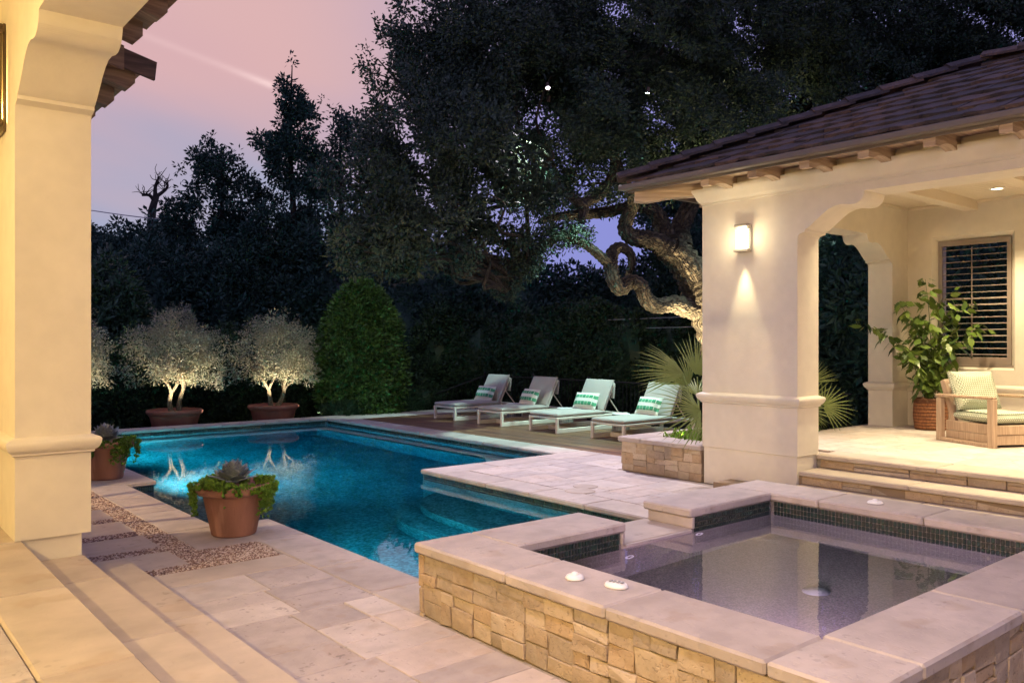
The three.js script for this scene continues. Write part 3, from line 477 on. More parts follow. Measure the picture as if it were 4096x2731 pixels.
{ // unseen floodlights added under the house eave for paler light on paving and pool
  for (const [d, tx, td, k] of [[3.4, 4.3, 3.2, 20], [0.6, 5.6, 3.0, 22]]) { const t = thing('added_eave_light', 'added unseen bronze floodlight under the house eave above the steps', 'garden light', [1.78, 4.02, -d], 'added floodlights under the house eave');
    const q = new THREE.Quaternion().setFromUnitVectors(V(0, 1, 0), V(tx - 1.78, -4.02, -td + d).normalize()); mesh('housing', new THREE.CylinderGeometry(0.055, 0.04, 0.14, 18, 1, true).applyQuaternion(q), M.bronze, t); mesh('lens', new THREE.CylinderGeometry(0.05, 0.05, 0.008, 18).translate(0, 0.05, 0).applyQuaternion(q), M.glow([1, 0.84, 0.86], 4), t);
    spot(t, V(0, 0.09, 0).applyQuaternion(q).toArray(), [tx - 1.78, -4.02, -td + d], k, [1, 0.79, 0.92], 1.0, 0.6, 4); }
}

for (const [d, w] of [[4.6, 'left'], [1.4, 'middle'], [-1.8, 'right']]) { // lanterns hung in the porch, behind the viewer
  const t = thing('hanging_lantern', 'bronze lantern hung in the house porch, ' + w + ' of three', 'lantern', [-1.9, 2.85, -d], 'lanterns hung in the porch');
  mesh('rod', new THREE.CylinderGeometry(0.008, 0.008, 0.9, 8).translate(0, 0.85, 0), M.bronze, t); mesh('cap', new THREE.ConeGeometry(0.16, 0.1, 4).rotateY(PI / 4).translate(0, 0.38, 0), M.bronze, t); mesh('base', cbox(-0.1, 0.1, -0.01, 0.01, -0.1, 0.1, 0.004), M.bronze, t);
  for (const [x, z] of [[-0.09, -0.09], [-0.09, 0.09], [0.09, -0.09], [0.09, 0.09]]) mesh('post', cbox(x - 0.006, x + 0.006, 0.01, 0.34, z - 0.006, z + 0.006, 0.002), M.bronze, t);
  mesh('bulb', new THREE.SphereGeometry(0.035, 16, 12).translate(0, 0.16, 0), M.glow([1, 0.75, 0.4], 10), t); point(t, [0, 0.16, 0], 21, [1, 0.71, 0.31], 2);
}
// ---------------------------------------------------------------- pavilion
const pav = thing('pavilion', 'cream stucco poolside pavilion with corbelled arches and brown tiled hip roof', 'pavilion', [8.37, 0, -6.4]);
{
  const sp = 2.905, mir = (l) => l.slice().reverse();
  // front wall with its arch, side wall with a second arch, back wall with the window
  part(pav, 'front_wall', wallD(poly([[6.4, 0.45], [5.1, 0.45], ...corbel.map(([s, y]) => [5.1 - s, sp + y]), ...mir(corbel).map(([s, y]) => [-1.3 + s, sp + y]), [-1.3, 0.45], [-2.6, 0.45], [-2.6, 3.82], [6.4, 3.82]]), 8.37, 8.81), M.stucco);
  part(pav, 'side_wall', wallX(poly([[8.812, 0.45], [9.0, 0.45], ...corbel.map(([s, y]) => [9.0 + s, sp + y]), ...mir(corbel).map(([s, y]) => [12.5 - s, sp + y]), [12.5, 0.45], [12.998, 0.45], [12.998, 3.82], [8.812, 3.82]]), 6.02, 6.4), M.stucco);
  part(pav, 'side_wall', wallX(poly([[8.812, 0.45], [12.998, 0.45], [12.998, 3.82], [8.812, 3.82]]), -2.6, -2.2), M.stucco);
  part(pav, 'back_wall', wallD(hole(poly([[6.4, 0.1], [-2.6, 0.1], [-2.6, 3.82], [6.4, 3.82]]), [[5.66, 1.33], [5.66, 3.32], [4.51, 3.32], [4.51, 1.33]]), 13.0, 13.4), M.stucco);
  part(pav, 'plinth', box(8.385, 8.80, 0, 0.448, 5.115, 6.39, 0.004), M.stucco); part(pav, 'plinth', box(8.385, 8.80, 0, 0.448, -2.59, -1.31, 0.004), M.stucco);
  const band = [[-0.01, 0.985], [0.018, 1.0], [0.018, 1.012], [0.03, 1.02], [0.045, 1.04], [0.056, 1.065], [0.058, 1.085], [0.05, 1.1], [-0.01, 1.125]];
  part(pav, 'pillar_band', ring(8.37, 8.81, 5.1, 6.4, band), M.stucco);
  part(pav, 'pillar_band', ring(12.5, 13.3, 6.02, 6.4, band), M.stucco);
  part(pav, 'chair_rail', ring(12.99, 13.3, -2.5, 6.4, band.map(([o, y]) => [o - 0.001, y - 0.015])), M.stucco);
  part(pav, 'cornice', ring(8.37, 13.4, -2.6, 6.4, [[-0.02, 3.40], [0.012, 3.41], [0.014, 3.425], [0.014, 3.435], [0.028, 3.445], [0.05, 3.475], [0.065, 3.52], [0.09, 3.55], [0.1, 3.575], [0.1, 3.60], [-0.02, 3.61]], 1, false), M.stucco);
}
{ // floor, steps
  part(pav, 'floor_base', box(8.82, 13.0, -0.2, 0.42, -2.2, 6.6, 0.004), M.grout); part(pav, 'floor_base', box(12.5, 13.0, 0.0, 0.449, 6.0, 6.4, 0.002), M.stucco);
  pavers(pav, 9.2, 12.99, 1.6, 6.38, 0.45, [M.paver[0], M.paver[2], M.paver[4]], 0.75, 0.62, 0.003);
  part(pav, 'step_core', box(8.42, 8.83, 0, 0.245, -1.3, 5.11, 0.003), M.mortar); part(pav, 'step_core', box(8.05, 8.43, -0.1, 0.095, -1.3, 6.0, 0.003), M.mortar);
  run(pav, 'step_tread', 8.75, 9.195, -1.3, 5.1, 0.395, 0.45, 1.25, M.slab, 0.012); run(pav, 'step_tread', 8.37, 8.8, -1.3, 5.085, 0.245, 0.30, 1.3, M.slab, 0.012); run(pav, 'step_tread', 7.99, 8.42, -1.3, 5.08, 0.095, 0.15, 1.2, M.slab, 0.012);
  const riser = (x, y0, y1) => { let d = 5.07; while (d > -1.0) { const L = rr(0.28, 0.62), e = Math.max(-1.1, d - L); if (rnd() < 0.25) { const m = lerp(y0, y1, rr(0.4, 0.6)); part(pav, 'stone', box(x - rr(0, 0.014), x + 0.04, y0 + 0.002, m - 0.002, e + 0.003, d - 0.003, 0.005, 0.003), pick(M.rubble)); part(pav, 'stone', box(x - rr(0, 0.014), x + 0.04, m + 0.002, y1 - 0.002, e + 0.003, d - 0.003, 0.005, 0.003), pick(M.rubble)); } else part(pav, 'stone', box(x - rr(0, 0.014), x + 0.04, y0 + 0.002, y1 - 0.002, e + 0.003, d - 0.003, 0.005, 0.003), pick(M.rubble)); d = e; } };
  riser(8.80, 0.30, 0.395); riser(8.42, 0.15, 0.245);
}
{ // ceiling of boards with beams
  const ceil = part(pav, 'ceiling', box(8.5, 13.2, 3.83, 3.86, -2.4, 6.3, 0.002), M.ceiling);
  for (let x = 8.82; x < 12.99; x += 0.1405) part(ceil, 'board', box(x, Math.min(x + 0.138, 12.99), 3.80, 3.83, -2.2, 6.02, 0.004), M.ceiling);
  for (const d of [5.0, 3.75, 2.5, 1.25]) part(pav, 'ceiling_beam', box(8.81, 12.998, 3.66, 3.815, d, d + 0.19, 0.006), M.ceiling);
  part(pav, 'ceiling_trim', box(12.955, 12.998, 3.765, 3.80, -2.2, 6.02, 0.006), M.ceiling); part(pav, 'ceiling_trim', box(8.82, 12.95, 3.765, 3.80, 5.985, 6.018, 0.006), M.ceiling);
}
{ // louvred shutter window in the back wall
  const P4 = (o, x) => [V(x, 3.32 - o * 1.0, -(4.51 + o * 0.86)), V(x, 3.32 - o, -(5.66 - o * 1.28)), V(x, 1.33 + o, -(5.66 - o * 1.28)), V(x, 1.33 + o, -(4.51 + o * 0.86))];
  const a = P4(0, 12.999), b = P4(0.07, 13.07), list = []; for (let i = 0; i < 4; i++) list.push([a[i], a[(i + 1) % 4], b[(i + 1) % 4], b[i]]);
  part(pav, 'window_reveal', boxUV(polys(list)), M.stucco);
  const win = part(pav, 'shutter_window', box(13.03, 13.075, 1.36, 1.40, 4.52, 5.62, 0.004), M.shutter);
  const fr = (y0, y1, d0, d1) => part(win, 'frame', box(13.03, 13.075, y0, y1, d0, d1, 0.004), M.shutter);
  fr(3.165, 3.25, 4.57, 5.575); fr(1.40, 1.51, 4.57, 5.575); fr(1.51, 3.165, 5.515, 5.575); fr(1.51, 3.165, 4.57, 4.625);
  for (let k = 0; k < 18; k++) { const y = 1.55 + k * 0.0915, g = cbox(-0.03, 0.03, -0.005, 0.005, -0.444, 0.444, 0.004); at(g, 13.055, y, -5.07, 0, 0, 0); g.translate(-13.055, -y, 0); g.translate(0, 0, 5.07); g.rotateZ(k > 7 && k < 10 ? 0.42 : 0.16 + rr(-0.03, 0.03)); g.translate(13.055, y, -5.07); part(win, 'louver', g, M.shutter); }
  part(win, 'tilt_rod', box(13.005, 13.018, 1.52, 3.13, 5.08, 5.096, 0.003), M.shutter);
  for (const [d0, d1, y0, y1] of [[4.5, 5.66, 3.25, 3.33], [4.5, 5.66, 1.32, 1.40], [5.57, 5.67, 1.4, 3.25], [4.5, 4.57, 1.4, 3.25]]) part(win, 'jamb_fill', box(13.075, 13.3, y0, y1, d0, d1, 0.002), M.stucco);
}
const E0 = { x: 7.75, X: 13.75, d: 7.10, D: -3.3, y: 3.70, m: 0.45 };
{ // hip roof
  const y1 = E0.y + E0.m * 3, A = V(E0.x, E0.y, -E0.d), B = V(E0.X, E0.y, -E0.d), Cc = V(E0.X, E0.y, -E0.D), Dd = V(E0.x, E0.y, -E0.D), R0 = V(10.75, y1, -4.1), R1 = V(10.75, y1, 0.3);
  const roof = part(pav, 'roof', boxUV(polys([[A, Dd, R1, R0], [A, B, R0], [B, Cc, R1, R0], [Dd, Cc, R1]], V(10.75, 4.2, -1.9))), M.timber);
  const ang = Math.atan(E0.m), vr = [0, 1, 2].map((k) => { // gently waved tile, its lower edge at local x = 0
    const n = 6, P = [], W = 0.330, L = 0.44, T = 0.034, w = (t) => 0.005 * Math.sin(t * 2 * PI + k) * (k === 2 ? 0.6 : 1), up = [], lo = [];
    for (let i = 0; i <= n; i++) { const t = i / n, z = (t - 0.5) * W, e = 0.008 * Math.sin(t * 7 + k * 2); up.push([V(e, T + w(t), z), V(L, T + w(t), z)]); lo.push([V(e, w(t), z), V(L, w(t), z)]); }
    for (let i = 0; i < n; i++) P.push([up[i][0], up[i + 1][0], up[i + 1][1], up[i][1]], [lo[i][0], lo[i + 1][0], up[i + 1][0], up[i][0]]);
    P.push([lo[0][0], up[0][0], up[0][1], lo[0][1]], [up[n][0], lo[n][0], lo[n][1], up[n][1]]);
    return boxUV(toCreasedNormals(polys(P), 0.5));
  });
  const b = bases.get(roof); let total = 0;
  for (let r = 0; r < 10; r++) { const u = -0.045 + r * 0.318, dm = E0.d - Math.max(0, u + 0.1); let d = dm - 0.16 - (r % 2) * 0.165;
    for (; d > -1.6 + u * 0.3; d -= 0.331) { if (total++ > 298) break; const t = mesh('roof_tile', vr[Math.floor(rnd() * 3)], pick(M.roof), roof); t.position.set(E0.x + u - b[0] + rr(-0.008, 0.008), E0.y + 0.022 + E0.m * u + rr(0, 0.006) - b[1], -d - b[2]); t.rotation.set(rr(-0.02, 0.02), rr(-0.025, 0.025), ang - 0.07 + rr(-0.015, 0.015), 'YZX'); } }
  const rest = []; // the far rows out of the picture
  for (let r = 0; r < 10; r++) { const u = -0.045 + r * 0.318; for (let d = -1.6 + u * 0.3 - 0.33; d > -3.2 + u; d -= 0.331) { const g = vr[0].clone(); g.rotateZ(ang - 0.045); g.translate(E0.x + u, E0.y + 0.022 + E0.m * u, -d); rest.push(g); } }
  const rs = part(roof, 'roof_tiles', merge(rest), M.roof[0]); rs.userData.kind = 'stuff';
  // hip and ridge caps: saddle pieces overlapping uphill
  const cap = (p, q, n) => { const dir = V().subVectors(q, p), L = dir.length() / n; dir.normalize(); const side = V().crossVectors(dir, V(0, 1, 0)).normalize(), nrm = V().crossVectors(side, dir).normalize();
    for (let i = 0; i < n; i++) { const o = p.clone().addScaledVector(dir, i * L), P = [], f = (l, s, h) => o.clone().addScaledVector(dir, l).addScaledVector(side, s).addScaledVector(nrm, h);
      const prof = [[-0.15, 0.0], [-0.07, 0.062], [0.07, 0.062], [0.15, 0.0]], th = 0.028, l1 = L * 1.18;
      for (let k = 0; k < 3; k++) { const [a0, h0] = prof[k], [a1, h1] = prof[k + 1]; P.push([f(0, a0, h0 + 0.035 + th), f(0, a1, h1 + 0.035 + th), f(l1, a1, h1 + 0.0 + th), f(l1, a0, h0 + th)], [f(0, a0, h0 + 0.035), f(0, a1, h1 + 0.035), f(0, a1, h1 + 0.035 + th), f(0, a0, h0 + 0.035 + th)], [f(0, a0, h0 + 0.03), f(l1, a0, h0), f(l1, a1, h1), f(0, a1, h1 + 0.03)]); }
      for (const k of [0, 3]) { const [a0, h0] = prof[k]; P.push([f(0, a0, h0 + 0.035), f(0, a0, h0 + 0.035 + th), f(l1, a0, h0 + th), f(l1, a0, h0)]); }
      part(roof, 'hip_tile', boxUV(polys(P)), pick(M.roof)); } };
  cap(V(E0.x - 0.06, E0.y + 0.02, -E0.d - 0.06), V(10.75, y1 + 0.03, -4.1), 11); cap(V(10.75, y1 + 0.03, -4.05), V(10.75, y1 + 0.03, 0.3), 11);
  // gutter and fascia along the front eave, rafter tails, hip beam
  part(roof, 'gutter', box(7.66, 7.775, 3.625, 3.69, -3.3, 7.16, 0.012), M.gutter); part(roof, 'fascia', box(7.776, 7.80, 3.60, 3.70, -3.3, 7.1, 0.004), M.gutter); part(roof, 'gutter', box(7.776, 13.75, 3.625, 3.69, 7.09, 7.16, 0.012), M.gutter);
  part(roof, 'soffit', box(7.80, 8.40, 3.685, 3.699, -3.3, 7.08, 0.002), M.timberPale); part(roof, 'soffit', box(8.40, 13.75, 3.685, 3.699, 6.38, 7.08, 0.002), M.timberPale); part(roof, 'soffit', box(13.38, 13.75, 3.685, 3.699, -3.3, 6.38, 0.002), M.timberPale);
  for (const d of [5.94, 5.31, 4.68, 4.05, 3.42, 2.78, 2.15, 1.52]) { const s = new THREE.Shape(); s.moveTo(7.81, 3.684); s.lineTo(8.36, 3.684); s.lineTo(8.36, 3.56); s.lineTo(8.30, 3.545); s.quadraticCurveTo(8.1, 3.62, 7.93, 3.545); s.lineTo(7.88, 3.53); s.lineTo(7.81, 3.53); s.closePath(); part(roof, 'rafter_tail', wallX(s, d - 0.055, d + 0.055), M.timberPale); }
  const hb = new THREE.Shape(); hb.moveTo(0, 0.15); hb.lineTo(0.95, 0.15); hb.lineTo(0.95, 0.0); hb.quadraticCurveTo(0.55, 0.0, 0.35, -0.03); hb.quadraticCurveTo(0.15, -0.085, 0, -0.05); hb.closePath();
  const hg = new THREE.ExtrudeGeometry(hb, { depth: 0.14, bevelEnabled: false, curveSegments: 8 }); hg.translate(0, 0, -0.07); hg.rotateY(-PI / 4); hg.translate(7.83, 3.535, -7.03); part(roof, 'hip_beam', boxUV(hg), M.timberPale);
  for (const x of [9.2, 9.85, 10.5, 11.15]) part(roof, 'rafter_tail', box(x - 0.05, x + 0.05, 3.55, 3.684, 6.45, 7.05, 0.006), M.timberPale);
}
{ // lamps of the pavilion
  const g = 'recessed lamps in the pavilion ceiling', AMB = [1, 0.80, 0.48];
  downlight('lit round ceiling lamp near the back wall of the pavilion', 12.2, 3.797, 4.45, 38, AMB, 0.85, g, [0, -1, 0], 0.07, 10);
  for (const [x, d] of [[10.7, 3.35], [12.2, 1.9], [9.5, 4.5], [9.5, 1.9], [10.7, 0.6]]) downlight('round ceiling lamp of the pavilion above the picture', x, 3.797, d, 38, AMB, 0.95, g, [0, -1, 0], 0.07, 10);
  // sconce on the pillar: nickel box with a front of white glass slats
  const t = thing('wall_sconce', 'lit nickel wall sconce with white glass slats on the pavilion pillar', 'wall lamp', [8.37, 2.79, -5.78]);
  const b = (x0, x1, y0, y1, z0, z1, n, m, c = 0.004) => mesh(n, cbox(x0, x1, y0, y1, z0, z1, c), m, t);
  b(-0.02, -0.001, 0.02, 0.31, -0.075, 0.075, 'back_plate', M.nickel); b(-0.105, -0.02, 0.275, 0.325, -0.10, 0.10, 'cap', M.nickel, 0.015); b(-0.10, -0.02, 0.0, 0.03, -0.10, 0.10, 'base', M.nickel); 
  for (const z of [-0.088, 0.088]) b(-0.03, -0.02, 0.03, 0.275, z - 0.008, z + 0.008, 'post', M.nickel);
  for (let k = 0; k < 13; k++) { const y = 0.037 + k * 0.0183; b(-0.095, -0.03, y, y + 0.0135, -0.078, 0.078, 'slat', M.glow([1, 0.88, 0.64], 2.2), 0.003); }
  point(t, [-0.115, 0.16, 0], 1.6, [1, 0.82, 0.5], 5); spot(t, [-0.085, -0.012, 0], [-0.085, -1, 0], 6.5, [1, 0.85, 0.5], 0.36, 0.4, 2);
}
// ---------------------------------------------------------------- planter, deck, fence, furniture
const planter = thing('stone_planter', 'raised rubble stone planter with limestone cap beside the pavilion pillar', 'planter', [8.36, 0, -7.1]);
{
  part(planter, 'wall_core', box(8.385, 8.7, -0.1, 0.388, 6.42, 7.73, 0.003), M.mortar); part(planter, 'wall_core', box(8.7, 11.4, -0.1, 0.388, 7.45, 7.73, 0.003), M.mortar);
  rubble(planter, '-x', 8.385, 6.42, 7.74, 0, 0.388, 0.26, 0.15); rubble(planter, '-z', 7.73, 8.37, 11.4, 0, 0.388, 0.3, 0.16);
  run(planter, 'cap_stone', 8.33, 8.78, 6.405, 7.79, 0.39, 0.455, 0.8, M.coping, 0.012, [0, 0.98, 1.385]); run(planter, 'cap_stone', 8.785, 11.4, 7.36, 7.79, 0.39, 0.455, 1, M.coping, 0.012);
  part(planter, 'soil', box(8.7, 11.4, 0.1, 0.36, 6.45, 7.45, 0.002), M.soil);
}
const deck = struct('deck', 'dark oiled hardwood deck boards', [9.37, 0, -8]);
{
  part(deck, 'deck_base', box(9.375, 13.24, -0.35, -0.03, 7.8, 17.2, 0.003), M.mortar);
  let x = 9.38; while (x < 13.1) { let d = 7.82; while (d < 16.5) { const e = Math.min(16.62, d + rr(2.4, 4.6)); part(deck, 'plank', box(x, x + 0.132, -0.028, rr(-0.001, 0.001), d + 0.002, e - 0.002, 0.004), pick(M.deck)); const gm = deck.children[deck.children.length - 1].geometry, p = gm.attributes.position, uv = gm.attributes.uv, k = rnd(); for (let i = 0; i < p.count; i++) uv.setXY(i, p.getZ(i) * 0.35 + k, p.getX(i) * 0.9 + k * 3); d = e; } x += 0.138; }
  run(deck, 'edge_stone', 9.38, 13.2, 16.63, 17.2, -0.05, 0.0, 1.1, M.coping, 0.012);
}
const fence = thing('pool_fence', 'black iron picket fence behind the sun loungers', 'fence', [13.12, 0, -12]);
{
  const top = 0.88;
  part(fence, 'rail', box(13.1, 13.14, top - 0.025, top, 7.0, 16.9, 0.004), M.iron); part(fence, 'rail', box(13.105, 13.135, 0.06, 0.09, 7.0, 16.9, 0.004), M.iron);
  for (let d = 7.06; d < 16.85; d += 0.112) part(fence, 'baluster', box(13.113, 13.127, 0.09, top - 0.025, d, d + 0.014, 0.002), M.iron);
  for (const d of [16.9, 15.0, 13.14, 11.28, 9.4]) { part(fence, 'post', box(13.095, 13.145, -0.05, top + 0.03, d - 0.025, d + 0.025, 0.004), M.iron); const g = new THREE.SphereGeometry(0.032, 14, 10); g.translate(13.12, top + 0.05, -d); part(fence, 'finial', g, M.iron); }
  const rail = (y0, y1) => tube([V(13.12, y0, -16.9), V(12.2, y1, -18.1)], 0.018, 8); // a flight going down beyond the deck
  part(fence, 'stair_rail', rail(0.86, 0.30), M.iron); for (let k = 1; k < 12; k++) { const t = k / 12; part(fence, 'baluster', box(lerp(13.12, 12.2, t) - 0.007, lerp(13.12, 12.2, t) + 0.007, lerp(0.86, 0.30, t) - 0.8, lerp(0.86, 0.30, t), lerp(16.9, 18.1, t) - 0.007, lerp(16.9, 18.1, t) + 0.007, 0.001), M.iron); }
}
function puff(w, h, l, k = 0.5, nx = 12, nz = 12) { // cushion: rounded slab, fuller in the middle, origin at its centre
  const g = new THREE.BoxGeometry(w, h, l, nx, 4, nz), p = g.attributes.position, r = h * 0.45;
  for (let i = 0; i < p.count; i++) { let x = p.getX(i) / (w / 2), y = p.getY(i) / (h / 2), z = p.getZ(i) / (l / 2);
    const fx = 1 - Math.pow(Math.abs(x), 6), fz = 1 - Math.pow(Math.abs(z), 6), b = 1 - k + k * Math.sqrt(Math.max(0, fx * fz));
    const inset = r * 0.6 * y * y; p.setXYZ(i, x * (w / 2 - inset), y * (h / 2) * b * (1 + 0.03 * Math.sin(x * 5 + z * 7)), z * (l / 2 - inset)); }
  g.computeVertexNormals(); return g;
}
{ // four sun loungers, feet towards the pool
  const L = thing('sun_lounger', 'cream framed sun lounger, leftmost of the four on the deck', 'sun lounger', [10.66, 0, -15.21], 'sun loungers on the deck');
  const b = (x0, x1, y0, y1, z0, z1, n, m, c = 0.008) => mesh(n, cbox(x0, x1, y0, y1, z0, z1, c), m, L);
  for (const z of [-0.41, 0.35]) { b(0, 0.055, 0, 0.30, z, z + 0.06, 'leg', M.cream); b(1.9, 1.955, 0, 0.30, z, z + 0.06, 'leg', M.cream); b(0.056, 1.899, 0.255, 0.30, z, z + 0.06, 'side_rail', M.cream); b(0.056, 1.899, 0.0, 0.085, z + 0.012, z + 0.05, 'bottom_rail', M.cream); }
  b(0.003, 0.05, 0.262, 0.298, -0.349, 0.349, 'end_rail', M.cream); b(0.45, 0.475, 0.0, 0.084, -0.345, 0.345, 'cross_board', M.cream); b(1.905, 1.95, 0.25, 0.29, -0.349, 0.349, 'end_rail', M.cream);
  for (let k = 0; k < 9; k++) b(0.1 + k * 0.14, 0.19 + k * 0.14, 0.275, 0.295, -0.348, 0.348, 'slat', M.cream, 0.003);
  const sc = puff(1.30, 0.095, 0.80, 0.3, 16, 10); sc.translate(0.665, 0.342, 0); boxUV(sc, 2); mesh('seat_cushion', sc, M.linen, L);
  const ba = 1.08, bc = puff(0.68, 0.075, 0.78, 0.3, 10, 10); boxUV(bc, 2); bc.translate(0.34, 0.045, 0); bc.rotateZ(ba); bc.translate(1.30, 0.345, 0); mesh('back_cushion', bc, M.linen, L);
  const bf = cbox(0.0, 0.66, -0.03, 0.003, -0.35, 0.35, 0.006); bf.rotateZ(ba); bf.translate(1.31, 0.33, 0); mesh('back_panel', bf, M.cream, L);
  const fl = puff(0.30, 0.05, 0.6, 0.2, 6, 6); boxUV(fl, 2); fl.rotateZ(PI / 2 - 0.12); fl.translate(1.69, 0.74, 0); mesh('head_flap', fl, M.linen, L);
  for (const z of [-0.3, 0.3]) mesh('strut', tube([V(1.50, 0.63, z), V(1.82, 0.28, z)], 0.012, 8), M.cream, L);
  const others = [['cream framed sun lounger, second from the left on the deck', 13.58], ['cream framed sun lounger, third from the left on the deck', 11.92], ['cream framed sun lounger half hidden by the fan palm', 10.22]].map(([l, d]) => copyOf(L, [10.66, 0, -d], l));
  const P = puff(0.60, 0.19, 0.36, 0.8, 14, 12), uv = P.attributes.uv, pp = P.attributes.position; for (let i = 0; i < pp.count; i++) uv.setXY(i, pp.getX(i) / 0.6 + 0.5, pp.getZ(i) / 0.36 + 0.5);
  P.rotateX(PI / 2); P.rotateY(PI / 2);
  const first = single('pillow', 'green and white checked pillow on the leftmost lounger', 'pillow', P, M.pillow, 'checked pillows on the loungers');
  const put = (o, d, t) => { o.position.set(11.80 + t * 0.02, 0.545, -d + t * 0.04); o.rotation.set(0, t * 0.18, -0.47, 'YZX'); };
  put(first, 15.21, 0.4); [['green and white checked pillow on the second lounger', 13.58, -0.6], ['green and white checked pillow on the third lounger', 11.92, 0.5], ['green and white checked pillow behind the fan palm', 10.22, -0.4]].forEach(([l, d, t]) => put(copyOf(first, [0, 0, 0], l), d, t));
  const dr = thing('drum_table', 'small drum side table between the first two loungers', 'side table', [12.02, 0, -14.40], 'drum tables between the loungers');
  const prof = [[0, 0], [0.165, 0], [0.17, 0.01], [0.17, 0.31], [0.165, 0.325], [0, 0.33]]; const dg = lathe(prof, 36); mesh('drum', dg, M.drumtable, dr); mesh('top', lathe([[0, 0.331], [0.172, 0.331], [0.175, 0.337], [0.172, 0.345], [0, 0.345]], 36), M.white, dr);
  copyOf(dr, [12.05, 0, -12.76], 'small drum side table between the second and third loungers'); copyOf(dr, [11.95, 0, -11.08], 'small drum side table between the third lounger and the palm');
}
{ // armchair on the pavilion floor; local +z is its front
  const t = thing('armchair', 'teak lounge armchair with patterned sage cushions in the pavilion', 'armchair', [11.42, 0.45, -4.25], undefined, -0.47);
  const W = 0.80, hw = W / 2, tk = (g) => { boxUV(g, 1.2); const uv = g.attributes.uv; for (let i = 0; i < uv.count; i++) uv.setXY(i, uv.getY(i) * 0.8, uv.getX(i) * 1.6); return g; };
  const b = (x0, x1, y0, y1, z0, z1, n, k = 0) => mesh(n, tk(cbox(x0, x1, y0, y1, z0, z1, 0.006)), M.teak[k], t);
  for (const s of [-1, 1]) { const x0 = s < 0 ? -hw : hw - 0.075, x1 = x0 + 0.075;
    b(x0, x1, 0, 0.585, 0.385, 0.475, 'front_post'); b(x0, x1, 0, 0.56, -0.475, -0.395, 'rear_post', 1); b(x0, x1, 0, 0.045, -0.394, 0.384, 'bottom_rail', 1);
    const arm = tk(cbox(x0, x1, 0, 0.04, -0.48, 0.47, 0.012)); arm.rotateX(-0.02); arm.translate(0, 0.575, 0); mesh('arm', arm, M.teak[0], t); }
  for (const s of [-1, 1]) { const g = tk(cbox(-0.028, 0.028, 0, 0.62, -0.04, 0.04, 0.006)); g.rotateX(-0.36); g.translate(s * (hw - 0.13), 0.2, -0.27); mesh('back_post', g, M.teak[1], t); }
  b(-hw + 0.08, hw - 0.08, 0.155, 0.27, 0.40, 0.45, 'apron'); b(-hw + 0.08, hw - 0.08, 0.03, 0.15, 0.40, 0.44, 'apron', 1); for (const s of [-1, 1]) { b(s * (hw - 0.105) - 0.02, s * (hw - 0.105) + 0.02, 0.15, 0.27, -0.40, 0.399, 'side_apron'); b(s * (hw - 0.105) - 0.018, s * (hw - 0.105) + 0.018, 0.04, 0.145, -0.40, 0.399, 'side_apron', 1); }
  b(-hw + 0.12, hw - 0.12, 0.20, 0.235, -0.38, 0.39, 'seat_board', 1);
  for (let k = 0; k < 5; k++) { const g = tk(cbox(-hw + 0.16, hw - 0.16, -0.03, 0.03, -0.012, 0.012, 0.004)); g.rotateX(-0.36); const y = 0.32 + k * 0.11; g.translate(0, y, -0.31 - (y - 0.2) * 0.376); mesh('back_slat', g, M.teak[k % 2], t); }
  const sc = puff(0.62, 0.15, 0.72, 0.35); boxUV(sc, 1.9); sc.translate(0, 0.345, 0.09); mesh('seat_cushion', sc, M.leafprint, t);
  const bc = puff(0.66, 0.20, 0.52, 0.45, 14, 12); boxUV(bc, 1.9); bc.rotateX(PI / 2 - 0.36); bc.translate(0, 0.655, -0.26); mesh('back_cushion', bc, M.leafprint, t);
  const rimY = (y, w, l, z0) => tube([[-1, -1], [-1, 1], [1, 1], [1, -1], [-1, -1]].map(([a, c]) => V(a * w / 2, y, z0 + c * l / 2)), 0.006, 6); mesh('piping', rimY(0.40, 0.575, 0.675, 0.09), M.piping, t);
}
